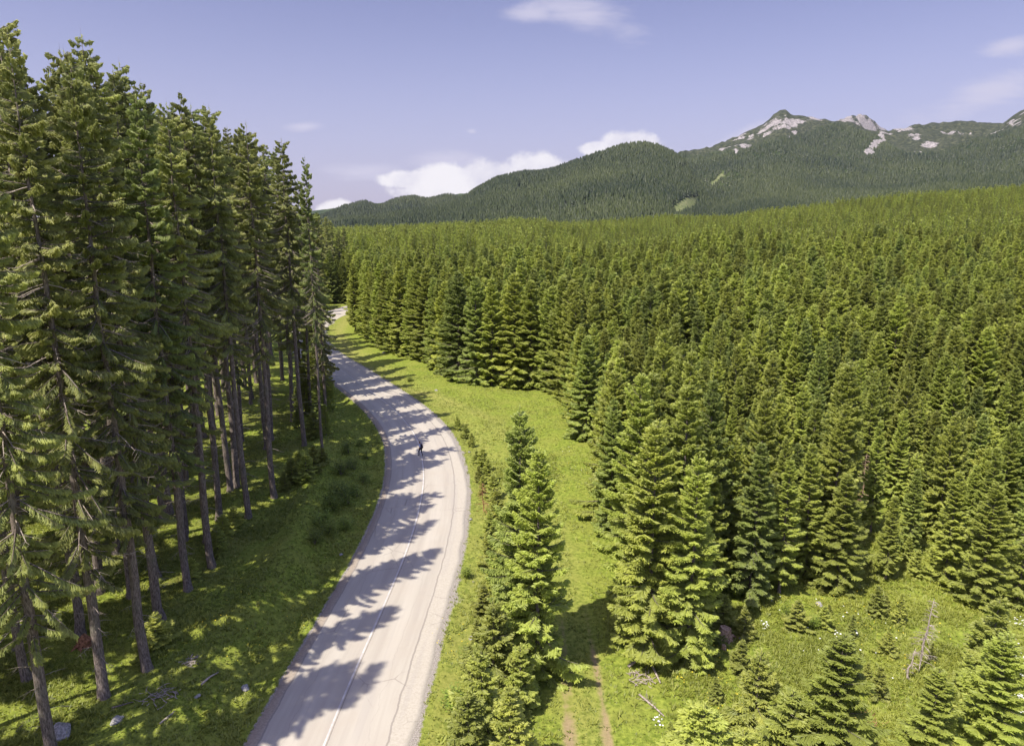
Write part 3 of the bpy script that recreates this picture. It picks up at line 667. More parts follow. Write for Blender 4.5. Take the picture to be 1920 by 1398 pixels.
for (x, y, h), z in zip(rest, zz):
    k = rr.randrange(6); P_.append((x, y, z - .1, h / srcs[k][1] * rr.uniform(.85, 1.1), rr.random() * 6.28, k))
fx = np.array([c[0] for c in far]); fy = np.array([c[1] for c in far]); ok = in_right_forest(fx, fy); zz = gz(fx, fy); hv = vnoise(fx, fy, 30, 78)
for x, y, z, o_, h_ in zip(fx, fy, zz, ok, hv):
    if not o_ or (y > 720 and x > .14 * y): continue
    k = 6 + rr.randrange(4); P_.append((x, y, z - .1, (11.5 + 5.5 * h_ + rr.uniform(-2, 2.5) + (2.5 if x < .05 * y else 0)) / 14, rr.random() * 6.28, k))
gn_scatter('spruce_forest', P_, [s[0] for s in srcs], 'dense green spruce forest stretching from the meadow to the foot of the mountains', 'forest')

# ------------------------------------------------------------------ mountains
def prof(pts):
    u = []; e = []
    for px, py in pts:
        a = (py - 699) / FPX; y = math.cos(PITCH) - a * math.sin(PITCH); dz = -math.sin(PITCH) - a * math.cos(PITCH)
        u.append((px - 960) / FPX / y); e.append(dz / y)
    return np.array(u), np.array(e)
RA = prof([(200, 470), (450, 445), (560, 430), (640, 412), (720, 404), (800, 396), (850, 384), (885, 366), (930, 345), (960, 337), (1010, 331), (1050, 317), (1090, 302), (1130, 290), (1165, 278), (1205, 271), (1230, 274), (1260, 288), (1290, 312), (1310, 345), (1330, 378), (1380, 420), (1500, 440), (2600, 450)])
RB = prof([(200, 440), (560, 424), (615, 403), (650, 387), (683, 379), (710, 388), (740, 378), (776, 370), (800, 375), (840, 368), (875, 372), (930, 380), (1100, 400), (2600, 430)])
RCm = prof([(200, 440), (900, 420), (1100, 360), (1200, 302), (1290, 281), (1330, 276), (1370, 262), (1400, 248), (1430, 230), (1450, 214), (1466, 206), (1474, 204), (1486, 212), (1500, 214), (1520, 219), (1545, 221), (1570, 226), (1600, 232), (1640, 246), (1665, 246), (1695, 241), (1725, 232), (1760, 231), (1800, 229), (1845, 231), (1878, 231), (1895, 221), (1920, 208), (1960, 190), (2100, 200), (2600, 260)])
RD = prof([(200, 440), (1400, 300), (1540, 240), (1565, 228), (1590, 216), (1615, 212), (1632, 222), (1655, 240), (1700, 262), (1900, 300), (2600, 330)])
RE = prof([(200, 424), (700, 420), (1200, 408), (1330, 400), (1420, 378), (1560, 362), (1700, 352), (1800, 338), (1920, 325), (2600, 290)])   # near wooded apron
def layer(u, y, pr_, D, foot, back=700., seed=1, amp=1.):
    DD = D * (1 + .05 * np.sin(u * 9 + seed) + .03 * np.sin(u * 23 + seed * 2))
    hc = CAMH + DD * np.interp(u, *pr_)
    q = np.clip((y - foot) / (DD - foot), 0, 1.); s = q ** 1.25
    h = -12 + (hc + 12) * s
    over = np.clip((y - DD) / back, 0, 1); h = h * (1 - sst(over, 0, 1)) - 200 * over
    x = u * y
    rg = fbm(x, y * .45, 260, seed, 5); rg2 = fbm(x + .35 * y, y * .3, 120, seed + 40, 4)
    h = h + amp * (1 - s ** 6) * s * (60 * rg + 26 * rg2) * (y < DD)
    return h, s
gx2 = np.arange(-1500, 3300, 11.); gy2 = np.arange(640, 4300, 14.)
X2, Y2 = np.meshgrid(gx2, gy2); U2 = X2 / Y2
hA, sA = layer(U2, Y2, RA, 1750, 800, 600, 1, .9); hB, sB = layer(U2, Y2, RB, 2500, 1500, 600, 2, .7)
hC, sC = layer(U2, Y2, RCm, 2700, 1150, 500, 3, 1.); hD, sD = layer(U2, Y2, RD, 3500, 3000, 500, 4, .6); hE, sE = layer(U2, Y2, RE, 1500, 760, 700, 5, .5)
H2 = np.maximum.reduce([hA, hB, hC, hD, hE]); which = np.argmax(np.stack([hA, hB, hC, hD, hE]), 0)
rough = fbm(X2, Y2, 45, 60, 4)
E2 = (H2 - CAMH) / Y2     # slope of sight from the lookout
# tree line: bare rock and dwarf pine above it, on the high mountain
tl = np.interp(U2, *prof([(1100, 260), (1300, 300), (1380, 290), (1430, 275), (1500, 262), (1560, 238), (1640, 260), (1700, 290), (1760, 292), (1830, 262), (1920, 244), (2300, 230)]))
alp = sst(E2 - tl + .006 * fbm(X2, Y2, 130, 61) , -.002, .008) * np.isin(which, [2, 3])
# exact-ish places of the bare rock: white summit, slab, screes
def blob(px0, px1, py0, py1, sk=0.):
    u, e = prof([((px0 + px1) / 2, (py0 + py1) / 2)]); u2, e2 = prof([(px1, py0)]); ru = abs(u2[0] - u[0]); re = abs(e2[0] - e[0])
    return np.sqrt(((U2 - u[0] - sk * (E2 - e[0])) / ru) ** 2 + ((E2 - e[0]) / re) ** 2)
rk = np.zeros_like(U2)
wv = .5 * fbm(X2, Y2, 50, 62, 4)
for (a, b, c, d, sk) in [(1430, 1520, 218, 246, 1.6), (1460, 1520, 222, 236, 0), (1420, 1450, 232, 262, 1.4), (1475, 1495, 245, 262, 1), (1620, 1648, 258, 298, .5), (1640, 1662, 252, 272, 0), (1700, 1730, 238, 270, -.8), (1715, 1765, 262, 278, 0), (1690, 1712, 236, 250, 1), (1885, 1920, 222, 240, .6), (1500, 1560, 216, 228, .6), (1345, 1360, 276, 286, 0), (1375, 1392, 280, 290, 0), (1400, 1412, 252, 266, 1), (1260, 1290, 310, 322, 0)]:
    rk = np.maximum(rk, 1 - sst(blob(a, b, c, d, sk) + wv, .6, 1.15))
rk = rk * np.isin(which, [0, 2, 3]); rk = np.maximum(rk, (which == 3) * (E2 > prof([(1600, 246)])[1][0]) * 1.)
rk = np.maximum(rk * (.35 + .75 * sst(fbm(X2, Y2, 34, 67, 4), -.25, .15)), alp * sst(fbm(X2, Y2, 60, 63, 4) + .15 * (rough), .34, .5) * .8)
md_ = 1 - sst(blob(1262, 1312, 366, 404, .9) + .4 * wv, .75, 1.1); md_ = md_ * (sA > 0)
md_ = np.maximum(md_, (1 - sst(blob(1338, 1352, 322, 352, .8) + wv, .7, 1.1)) * .8)
gul = (1 - sst(blob(860, 885, 368, 376, 0) + wv, .7, 1.1)) * .7; md_ = np.maximum(md_, gul)
H2 = H2 + rough * 12 * alp + fbm(X2, Y2, 24, 68, 2) * 7 * alp + np.abs(fbm(X2, Y2, 70, 66, 4)) * 14 * alp * (1 - sC ** 8)
m, t = newmat('mountain_ground'); p = geo(t); n = t.noise(p, .02, 5, .65); n2 = t.noise(p, .09, 4, .7)
c = t.mix(t.ramp(n, .35, .65), (.020, .034, .013), (.055, .075, .026))
ca = t.mix(t.ramp(n2, .42, .66), (.030, .038, .022), (.095, .100, .055)); c = t.mix(t.attr('alpine'), c, ca)
c = t.mix(t.attr('meadow'), c, t.mix(t.ramp(n2, .4, .62), (.11, .145, .045), (.24, .24, .12)))
n5 = t.noise(p, .16, 5, .75); rn = t.math('ADD', t.math('MULTIPLY', t.attr('rock'), 1.12), t.math('MULTIPLY', t.math('SUBTRACT', t.math('ADD', t.math('MULTIPLY', n2, .5), t.math('MULTIPLY', n5, .5)), .5), 2.6)); c = t.mix(t.ramp(rn, .48, .78), c, t.mix(t.ramp(n5, .3, .7), (.09, .085, .08), (.43, .39, .37)))
finish(t, c, .95, n2, .8, 6., .05)
nx = len(gx2); ii = np.arange(len(gy2) - 1)[:, None] * nx + np.arange(nx - 1)[None, :]; q = np.stack([ii, ii + 1, ii + nx + 1, ii + nx], -1).reshape(-1, 4)
mt = link('mountains', mkmesh('mountains', np.stack([X2, Y2, H2], -1).reshape(-1, 3), q, m, True, {'rock': rk.ravel(), 'alpine': alp.ravel(), 'meadow': md_.ravel()})); tag(mt, kind='structure')
# far wood on the slopes: small tiered conifers in one mesh
def sample(grid, x, y):
    i = np.clip(((y - gy2[0]) / 14.), 0, len(gy2) - 1.01); j = np.clip(((x - gx2[0]) / 11.), 0, len(gx2) - 1.01); i0 = i.astype(int); j0 = j.astype(int); fi = i - i0; fj = j - j0
    return grid[i0, j0] * (1 - fi) * (1 - fj) + grid[i0 + 1, j0] * fi * (1 - fj) + grid[i0, j0 + 1] * (1 - fi) * fj + grid[i0 + 1, j0 + 1] * fi * fj
rg_ = np.random.default_rng(3)
def far_wood(n, y0, y1, bias):
    y = y0 + (y1 - y0) * rg_.random(n) ** bias; u = rg_.uniform(-.32, .84, n); x = u * y
    z = sample(H2, x, y); ex = (sample(rk, x, y) > .35) | (sample(md_, x, y) > .4); al = sample(alp, x, y)
    zi = sample(H2, x, y + 30)
    vis = (z > 2) & (~ex) & (al < rg_.random(n) * 1.0) & (zi > z - 25) & (x > gx2[0] + 20) & (x < gx2[-1] - 20)
    dens = vnoise(x, y, 90, 55); vis &= rg_.random(n) < .55 + .7 * dens
    sz = np.where(al > .3, .45, 1.)
    return x[vis], y[vis], z[vis], sz[vis]
xs_, ys_, zs_, ss_ = [np.concatenate(c) for c in zip(far_wood(80000, 700, 1850, .9), far_wood(90000, 1250, 2900, .9))]
nT = len(xs_); hT = rg_.uniform(8, 14, nT) * (.8 + .5 * vnoise(xs_, ys_, 60, 81)) * ss_; wT = hT * rg_.uniform(.2, .27, nT) + .8
K = 5; base = []; faces = []; tv = rg_.random(nT); th = rg_.random(nT)[:, None] * 6.28 + np.arange(K)[None, :] * 2 * math.pi / K
VV = []; 
for tier, (zb, ztp, wr) in enumerate([(.04, .62, 1.), (.40, 1., .68)]):
    jr = rg_.uniform(.7, 1.2, (nT, K)); rx_ = xs_[:, None] + np.cos(th) * wT[:, None] * wr * jr; ry_ = ys_[:, None] + np.sin(th) * wT[:, None] * wr * jr
    rz_ = zs_[:, None] + hT[:, None] * (zb + .05 * rg_.random((nT, K))); apx = np.stack([xs_, ys_, zs_ + hT * ztp], 1)[:, None, :]
    VV.append(np.concatenate([np.stack([rx_, ry_, rz_], -1), apx], 1))
V = np.concatenate(VV, 1).reshape(-1, 3); per = 2 * (K + 1); b0 = np.arange(nT)[:, None, None] * per
F = []
for tier in range(2):
    o = tier * (K + 1); F.append(np.array([[o + k, o + (k + 1) % K, o + K] for k in range(K)]))
F = (b0 + np.concatenate(F)[None]).reshape(-1, 3)
big = vnoise(xs_, ys_, 160, 91); tt_ = np.repeat(np.clip(tv * .6 + big * .7 - .15, 0, 1), per)
fw = link('mountain_forest', mkmesh('mountain_forest', V, F, M['farforest'], False, {'tint': tt_}))
tag(fw, 'dark conifer forest covering the slopes of the mountains', 'forest', None, 'stuff')

# ------------------------------------------------------------------ grass, herbs, flowers (stuff)
def tufts(n, reg, hmin, hmax, wid, blades, seed, keepf, spread=.6, tint0=.3):
    rg = np.random.default_rng(seed); x0, x1, y0, y1 = reg
    y = y0 + (y1 - y0) * rg.random(n) ** 1.35; x = rg.uniform(x0, x1, n)
    k = (np.abs(x) < .80 * y + 5) & keepf(x, y, rg); x = x[k]; y = y[k]; n = len(x); z = gz(x, y) - .02
    hh = rg.uniform(hmin, hmax, n) * (.6 + .8 * vnoise(x, y, 2.5, seed)); big = vnoise(x, y, 4, seed + 5)
    V = np.zeros((n, blades, 3, 3)); a = rg.random((n, blades)) * 6.28; ln = spread * (.4 + .9 * rg.random((n, blades))) * hh[:, None]
    off = rg.normal(0, wid, (n, blades, 2)); c_ = np.stack([x, y, z], 1)[:, None, :]
    bx = c_ + np.concatenate([off, np.zeros((n, blades, 1))], 2); w = wid * rg.uniform(.35, .8, (n, blades))
    s = np.stack([-np.sin(a), np.cos(a), 0 * a], -1) * w[..., None]; up = np.stack([np.cos(a) * ln, np.sin(a) * ln, hh[:, None] * rg.uniform(.6, 1.1, (n, blades))], -1)
    V[:, :, 0] = bx - s; V[:, :, 1] = bx + s; V[:, :, 2] = bx + up
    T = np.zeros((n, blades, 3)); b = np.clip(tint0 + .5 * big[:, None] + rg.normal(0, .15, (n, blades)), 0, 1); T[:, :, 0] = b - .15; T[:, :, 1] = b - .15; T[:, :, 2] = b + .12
    F = np.arange(n * blades * 3).reshape(-1, 3); return V.reshape(-1, 3), F, np.clip(T.ravel(), 0, 1)
def keep_meadow(x, y, rg):
    d = rd(x, y); dt = np.abs(np.abs(polydist(x, y, TRACK)) - .95); fr = in_right_forest(x, y)
    return (d > 4.5 + .35 * rg.random(len(x))) & ((dt > .38) | (rg.random(len(x)) < .12) | (y > 55)) & (~fr | (rg.random(len(x)) < .35)) & (rg.random(len(x)) < .35 + .9 * vnoise(x, y, 3.5, 17))
def keep_left(x, y, rg):
    d = rd(x, y); return (d < -3.98 - .3 * rg.random(len(x))) & (rg.random(len(x)) < .35 + .9 * vnoise(x, y, 3.0, 18))
mb = MB(); mb.add(*tufts(95000, (-30, 45, 24, 125), .07, .17, .075, 4, 31, keep_meadow, .9)); mb.add(*tufts(60000, (-48, -9, 24, 105), .08, .2, .08, 4, 32, keep_left, .9))
mb.add(*tufts(7000, (-8, 45, 26, 100), .22, .45, .06, 5, 36, lambda x, y, rg: keep_meadow(x, y, rg) & (vnoise(x, y, 5, 19) > .5), .9, .55))
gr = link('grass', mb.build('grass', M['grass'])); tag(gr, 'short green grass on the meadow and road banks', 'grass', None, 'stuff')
def keep_clear(x, y, rg):
    near = np.interp(x, [5, 8.3, 10.6, 13, 16.7, 20, 60], [60, 38, 37, 41, 46, 49, 54]); return (x > 8.5) & (y < near + 6) & (rg.random(len(x)) < vnoise(x, y, 2.2, 71) * 1.3)
def keep_moss(x, y, rg):
    d = rd(x, y); return (d < -11.5) & (rg.random(len(x)) < sst(vnoise(x, y, 2.6, 72), .3, .7)) | (d < -4.6) & (d > -7.5) & (rg.random(len(x)) < sst(vnoise(x, y, 2.0, 73), .5, .8))
mb = MB(); mb.add(*tufts(60000, (8, 45, 26, 62), .09, .26, .07, 6, 33, keep_clear, 1.5)); mb.add(*tufts(50000, (-60, -12, 26, 85), .09, .24, .08, 6, 34, keep_moss, 1.5))
mb.add(*tufts(9000, (-6, 5, 26, 75), .12, .3, .08, 6, 35, lambda x, y, rg: (rd(x, y) > 6.2) & (vnoise(x, y, 2, 12) > .55) & (np.abs(polydist(x, y, TRACK)) > 1.5), 1.1))
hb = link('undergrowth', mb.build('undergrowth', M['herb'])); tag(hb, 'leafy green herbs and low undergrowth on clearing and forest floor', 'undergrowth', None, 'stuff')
def flowers(name, mat, spots, size, lab):
    rg = np.random.default_rng(len(spots)); V = []; F = []; n = 0
    for (x, y, r, cnt) in spots:
        for _ in range(cnt):
            a = rg.random() * 6.28; q_ = r * math.sqrt(rg.random()) ; px = x + q_ * math.cos(a); py = y + q_ * math.sin(a) * 1.3; h = rg.uniform(.2, .5)
            V.append((px, py, h)); 
    V = np.array(V); zz = gz(V[:, 0], V[:, 1]); c_ = V.copy(); c_[:, 2] += zz; m_ = len(c_); s = size * rg.uniform(.6, 1.3, m_)
    th = rg.random(m_) * 6.28; P6 = []
    for k in range(5): P6.append(c_ + np.stack([np.cos(th + k * 1.257) * s, np.sin(th + k * 1.257) * s, rg.normal(0, .01, m_)], 1))
    P6.append(c_ + np.array([0, 0, .02])); VV = np.stack(P6, 1).reshape(-1, 3); f = (np.arange(m_)[:, None, None] * 6 + np.array([[k, (k + 1) % 5, 5] for k in range(5)])[None]).reshape(-1, 3)
    o = link(name, mkmesh(name, VV, f, mat)); tag(o, lab, 'flowers', None, 'stuff')
def sp(px, py, r, c): x, y, z = atg(px, py); return (x, y, r, c)
flowers('white_wildflowers', M['white'], [sp(1900, 1250, 1.1, 150), sp(1915, 1330, .9, 130), sp(1885, 1210, .6, 60), sp(1575, 1200, .35, 18), sp(1600, 1195, .25, 14), sp(1435, 1180, .3, 12), sp(1910, 1180, .8, 30), sp(1235, 1360, .3, 12), sp(1110, 860, 4, 14), sp(1560, 1190, 4, 24)], .055, 'white wildflower heads scattered over the grassy clearing')
flowers('yellow_wildflowers', M['yellow'], [sp(1350, 1280, 3, 70), sp(1100, 900, 4, 40), sp(1650, 1180, 4, 60), sp(480, 1180, 4, 50), sp(850, 1200, 2, 20)], .04, 'tiny yellow wildflowers sprinkled through the grass')

# ------------------------------------------------------------------ shrubs
def shrub_mesh(seed, h=1.2, r=.9, n=620):
    rg = np.random.default_rng(seed); mb = MB(); le = MB()
    for k in range(7):
        a = rg.random() * 6.28; e = np.array([math.cos(a) * r * .7, math.sin(a) * r * .7, h * rg.uniform(.6, .95)]); mb.tube([(0, 0, -.1), e * .5 + [0, 0, .1], e], [.025, .016, .005], 4)
        for j in range(n // 7):
            c_ = e * rg.uniform(.45, 1.08) + rg.normal(0, .30, 3) * [r, r, h * .7]; c_[2] = max(c_[2], .03)
            d = rg.normal(0, 1, 3); d[2] = abs(d[2]) * .3; d /= np.linalg.norm(d); s_ = np.cross(d, [0, 0, 1]); l = rg.uniform(.09, .2)
            le.add([c_, c_ + d * l * .5 + s_ * l * .38, c_ + d * l, c_ + d * l * .5 - s_ * l * .38], [(0, 1, 2), (0, 2, 3)], np.clip(rg.normal(.5, .25), 0, 1))
    return mb.build('shrub_stems', M['bark']), le.build('shrub_foliage', M['shrub'])
SH = [shrub_mesh(s) for s in (1, 2, 3)]
shr = [(655, 945, 1.3), (640, 925, 1.2), (670, 930, 1.0), (625, 955, 1.3), (600, 985, 1.1), (615, 1000, .9), (650, 990, .9), (640, 890, 1.2), (665, 880, 1.), (655, 850, 1.), (680, 905, .8), (590, 1020, .9), (690, 860, .8), (672, 835, .8), (765, 715, .8), (720, 708, .5), (875, 1250, .8), (860, 1330, .9), (870, 1080, .6), (1150, 960, .8), (1480, 1160, .7), (1520, 1175, .6), (1350, 1210, .5)]
for i, (px, py, s) in enumerate(shr):
    x, y, z = atg(px, py); o = empty('shrub', (x, y, z), random.random() * 6, (s, s, s))
    lf = px < 700; tag(o, 'low dark leafy bush on the shaded bank left of the road bend' if lf else 'low leafy bush growing in the grass right of the road', 'bush', 'bushes on the left road bank' if lf else 'low bushes in the grass right of the road')
    link('stems', SH[i % 3][0], o); link('foliage', SH[i % 3][1], o)

# ------------------------------------------------------------------ rocks, logs, stumps, dead trees
def rock_mesh(seed, flat=.6):
    import bmesh
    bm = bmesh.new(); bmesh.ops.create_icosphere(bm, subdivisions=3, radius=1)
    for v_ in bm.verts:
        p_ = v_.co.copy(); d = mnoise.noise(p_ * 1.1 + Vector((seed * 7.1, 0, 0))) * .45 + mnoise.noise(p_ * 3 + Vector((seed, 3, 0))) * .14
        v_.co = p_ * (1 + d)
        v_.co.z *= flat
    me = bpy.data.meshes.new('rock'); bm.to_mesh(me); bm.free(); me.materials.append(M['rock']); return me
RK = [rock_mesh(s) for s in range(4)]
rocks = [(112, 1378, .62, 'largest pale rock lying in the dark moss at the bottom left corner'), (218, 1352, .33, 'flat grey stone on the shaded bank right of the largest pale rock'), (460, 1291, .28, 'white stone lying in the grass bank near the road at the bottom'),
         (370, 1306, .18, 'small pale stone left of the white stone on the grass bank'), (640, 1270 - 230, .2, 'small grey stone in grass close to the left road edge'), (885, 1197, .26, 'pale flat stone on the verge beside the lone spruces'), (882, 974, .2, 'narrow white stone on the verge between road and lone spruces'),
         (720, 662, .42, 'white stone at the far forest edge beside the meadow'), (829, 703, .34, 'white stone in the meadow in front of the forest edge'), (818, 732, .3, 'small pale stone on the verge in the shade near the road bend'), (1388, 1196, .14, 'small white stone right of the pale stump'), (1395, 1205, .10, 'tiny white stone just below the one beside the stump'),
         (720, 706, .22, 'whitish stone by the dark bush next to the road'), (1850, 1098, .35, 'pinkish boulder at the foot of the broad spruce near the right edge'), (1536, 1134, .28, 'low pale stone in the grass at the upper clearing'), (880, 848, .2, 'stone at the foot of the verge saplings'), (35, 1172, .16, 'small light stone on the moss at the left edge'), (1865, 914, .25, 'white stone half hidden between spruces near the right edge')]
for i, (px, py, s, lab) in enumerate(rocks):
    x, y, z = atg(px, py); o = link('rock', RK[i % 4], None, (x, y, z + s * .22)); o.scale = (s, s * .75, s * .8); o.rotation_euler = (random.uniform(-.2, .2), random.uniform(-.2, .2), random.random() * 6); tag(o, lab, 'rock', 'pale rocks')
def stick(name, p0, p1, r, mat, label, cat, group=None, twigs=0, seed=0):
    x0, y0, z0 = atg(*p0); x1, y1, z1 = atg(*p1); a = np.array([x0, y0, z0 + r + .08]); b = np.array([x1, y1, z1 + r + .05]); rg = np.random.default_rng(seed); mb = MB()
    c_ = a; mid_ = (a + b) / 2 + rg.normal(0, .05, 3); L = np.linalg.norm(b - a)
    mb.tube([a - c_, (a * .5 + mid_ * .5) - c_, mid_ - c_, b - c_], [r, r * .95, r * .8, r * .5], 8, rough=.15, seed=seed)
    for k in range(twigs):
        f = rg.uniform(.15, .95); o_ = a + (b - a) * f - c_; d = rg.normal(0, 1, 3); d[2] = abs(d[2]) * .5; d /= np.linalg.norm(d); l = rg.uniform(.2, .75); mb.tube([o_, o_ + d * l * .5, o_ + d * l], [r * .28, r * .18, .004], 4)
    o = link(name, mb.build(name, mat, True), None, tuple(c_)); tag(o, label, cat, group); return o
stick('fallen_log', (1178, 1253), (1213, 1232), .09, M['deadwood'], 'short bleached log leaning at the foot of the spruce cluster', 'log', 'fallen logs', 5, 1)
stick('fallen_log', (1218, 1242), (1238, 1283), .08, M['deadwood'], 'slim straight bleached log in the grass right of the short log', 'log', 'fallen logs', 2, 2)
stick('fallen_log', (1198, 1305), (1245, 1345), .06, M['deadwood'], 'thin dry log lying in the lower grass right of the dirt track', 'log', 'fallen logs', 12, 3)
stick('fallen_log', (378, 1287), (410, 1263), .07, M['deadwood'], 'thin pale log lying on the shaded grass bank left of the road', 'log', 'fallen logs', 1, 4)
stick('fallen_log', (300, 1360), (328, 1335), .05, M['deadwood'], 'grey broken stick on the bank near the bottom edge', 'log', 'fallen logs', 3, 5)
stick('fallen_log', (1480, 1058), (1540, 1070), .08, M['deadwood'], 'dry fallen branchy trunk left of the dark round spruce', 'log', 'fallen logs', 22, 6)
stick('fallen_log', (210, 1330), (250, 1318), .05, M['bark'], 'dark curved branch on the ground right of the nearest trunk', 'log', 'fallen logs', 3, 7)
stick('fallen_log', (1450, 1010), (1530, 1030), .07, M['deadwood'], 'brown dry branch caught among spruces above the clearing', 'log', 'fallen logs', 26, 8)
def brush(px, py, n, r, mat, label, seed, h=.3, name='brush_pile'):
    rg = np.random.default_rng(seed); x, y, z = atg(px, py); mb = MB()
    for k in range(n):
        a = rg.random() * 3.14; c_ = rg.normal(0, r * .48, 3); c_[2] = abs(c_[2]) * h * .6 + .03; l = r * rg.uniform(.12, .55); d = np.array([math.cos(a), math.sin(a) * .7, rg.uniform(-.1, .12)]) * l
        mb.tube([c_ - d, c_ + rg.normal(0, .03, 3), c_ + d], [.028, .022, .006], 4)
    o = link(name, mb.build(name, mat), None, (x, y, z + .03)); tag(o, label, 'brush pile', 'piles of dry branches')
brush(1617, 1345, 34, 1.0, M['redwood'], 'reddish heap of dry branches between the bottom spruces of the clearing', 1)
brush(1205, 1270, 40, .8, M['deadwood'], 'tangle of thin pale twigs between the two bleached logs', 2)
brush(300, 1305, 46, .9, M['deadwood'], 'scattered grey twigs and litter on the bank right of the nearest trunk', 3, .1)
brush(360, 1240, 30, .6, M['deadwood'], 'small litter of grey twigs on the bank above the thin pale log', 4, .1)
brush(1150, 925, 30, .9, M['redwood'], 'brown dry brush at the meadow edge beside the spruce cluster', 5)
brush(1860, 1180, 26, .8, M['deadwood'], 'grey dead twigs below the broad spruce near the right edge', 6)
def stump(px, py, r, h, mat, label, seed, name='tree_stump'):
    rg = np.random.default_rng(seed); x, y, z = atg(px, py); mb = MB()
    mb.tube([(0, 0, -.15), (0, 0, .05), (rg.normal(0, .05), 0, h * .55), (rg.normal(0, .08), 0, h)], [r * 1.5, r * 1.15, r, r * .8], 14, rough=.35, seed=seed)
    for k in range(9):
        a = k * .7 + rg.normal(0, .15); l = r * rg.uniform(1.3, 2.3); mb.tube([(0, 0, h * .35), (math.cos(a) * l * .6, math.sin(a) * l * .6, h * .22), (math.cos(a) * l, math.sin(a) * l, -.05)], [r * .3, r * .22, r * .06], 6, rough=.3, seed=seed + k)
    o = link(name, mb.build(name, mat, False), None, (x, y, z)); tag(o, label, 'stump', 'old stumps')
stump(1358, 1196, .42, .75, M['stump'], 'large weathered pinkish stump at the right foot of the spruce cluster', 1)
stump(1357, 1216, .12, .3, M['stump'], 'small broken pale stump right below the large weathered one', 2)
stump(158, 1210, .36, .55, M['redwood'], 'reddish rotten uprooted stump at the foot of the thick trunk', 3)
stump(1397, 1170, .12, .4, M['stump'], 'slim orange brown stump in the herbs above the small white stones', 4)
stump(30, 1215, .2, .3, M['bark'], 'dark low stump on the moss at the left edge', 5)
def dead_tree(px, py, tpy, label, seed, mat, lean=(0, 0), dens=1., r=.09, spread=.55):
    rg = np.random.default_rng(seed); x, y, z = atg(px, py); h = height_for(x, y, z, tpy); root = empty('dead_tree', (x, y, z)); tag(root, label, 'dead tree', 'bare dead trees'); tr = MB(); br = MB()
    zs = np.linspace(-.2, h, 8); P = np.stack([lean[0] * (zs / h) ** 1.5 + rg.normal(0, .03, 8), lean[1] * zs / h + rg.normal(0, .03, 8), zs], 1); tr.tube(P, np.linspace(r, .012, 8), 7, rough=.15)
    for k in range(int(h * 9 * dens)):
        hh = rg.uniform(.15, .97) * h; o = np.array([np.interp(hh, zs, P[:, i]) for i in range(3)]); a = rg.random() * 6.28; l = (spread + .12) * (1.15 - hh / h) * h * .24 * rg.uniform(.5, 1.2) + .15
        d = np.array([math.cos(a), math.sin(a), rg.uniform(-.35, .12)]) * l; br.tube([o, o + d * .5 + [0, 0, .03], o + d + [0, 0, -.05]], [.017, .012, .004], 3)
        for j in range(4):
            f = rg.uniform(.3, .95); b_ = a + rg.choice([-1, 1]) * rg.uniform(.5, 1.1); e = np.array([math.cos(b_), math.sin(b_), -.3]) * l * rg.uniform(.2, .4); br.tube([o + d * f, o + d * f + e], [.008, .003], 3)
    link('trunk', tr.build('dead_trunk', mat, True), root); link('branches', br.build('dead_branches', mat), root)
dead_tree(1722, 1262, 1122, 'large bleached grey dead tree with fine bare twigs in the right clearing', 1, M['deadwood'], (.3, 0), 1.4)
dead_tree(1700, 1275, 1215, 'short bare dead tree leaning beside the large grey one', 2, M['deadwood'], (.25, 0), 1.)
dead_tree(1908, 1110, 985, 'pale grey snag at the right edge of the photo', 3, M['deadwood'], (.1, 0), 1.)
dead_tree(906, 965, 905, 'small reddish dead spruce on the verge left of the two lone spruces', 4, M['redwood'], (0, 0), 2., .05, .9)
dead_tree(1612, 965, 850, 'bare brown trunk with dead twigs in the gap between spruces above the clearing', 5, M['stump'], (0, 0), 1.5)
dead_tree(1588, 770, 690, 'pair of pale bare stems in the dark gap of the forest, the left stem', 6, M['deadwood'], (.2, 0), .8, .12)
dead_tree(1600, 765, 670, 'pair of pale bare stems in the dark gap of the forest, the right stem', 7, M['deadwood'], (0, 0), .8, .12)
dead_tree(1721, 820, 745, 'pinkish bare stem with short side twigs amid the spruces on the right', 8, M['stump'], (0, 0), 2., .12)
dead_tree(1915, 905, 830, 'reddish bare stem at the right edge amid the spruces', 9, M['stump'], (0, 0), 1.6, .12)
dead_tree(1690, 910, 860, 'short pale bare stem between spruces above the slim one', 10, M['deadwood'], (0, 0), .8, .1)

# ------------------------------------------------------------------ person walking on the road
def skin_obj(name, joints, edges, mat, parent=None, sub=2, root=0):
    me = bpy.data.meshes.new(name); me.from_pydata([j[0] for j in joints], edges, []); me.materials.append(mat)
    o = link(name, me, parent); md = o.modifiers.new('skin', 'SKIN'); md.use_smooth_shade = True
    for i, j in enumerate(joints):
        r_ = j[1]; me.skin_vertices[0].data[i].radius = (r_, r_) if not hasattr(r_, '__len__') else r_; me.skin_vertices[0].data[i].use_root = (i == root)
    s = o.modifiers.new('sub', 'SUBSURF'); s.levels = sub; s.render_levels = sub; return o
skin = simple_mat('skin', (.42, .25, .17), (.5, .3, .21), 3, .6, False); hairm = simple_mat('dark_hair', (.02, .014, .012), (.04, .03, .025), 30)
shirt = simple_mat('light_blue_cotton', (.46, .52, .68), (.56, .62, .78), 8); trous = simple_mat('dark_navy_cloth', (.018, .022, .04), (.035, .04, .065), 12); shoe = simple_mat('dark_leather', (.03, .022, .02), (.06, .045, .04), 10); pack = simple_mat('dark_nylon', (.018, .018, .035), (.045, .04, .07), 14)
px_, py_, pz_ = atg(789, 855); pz_ = .04
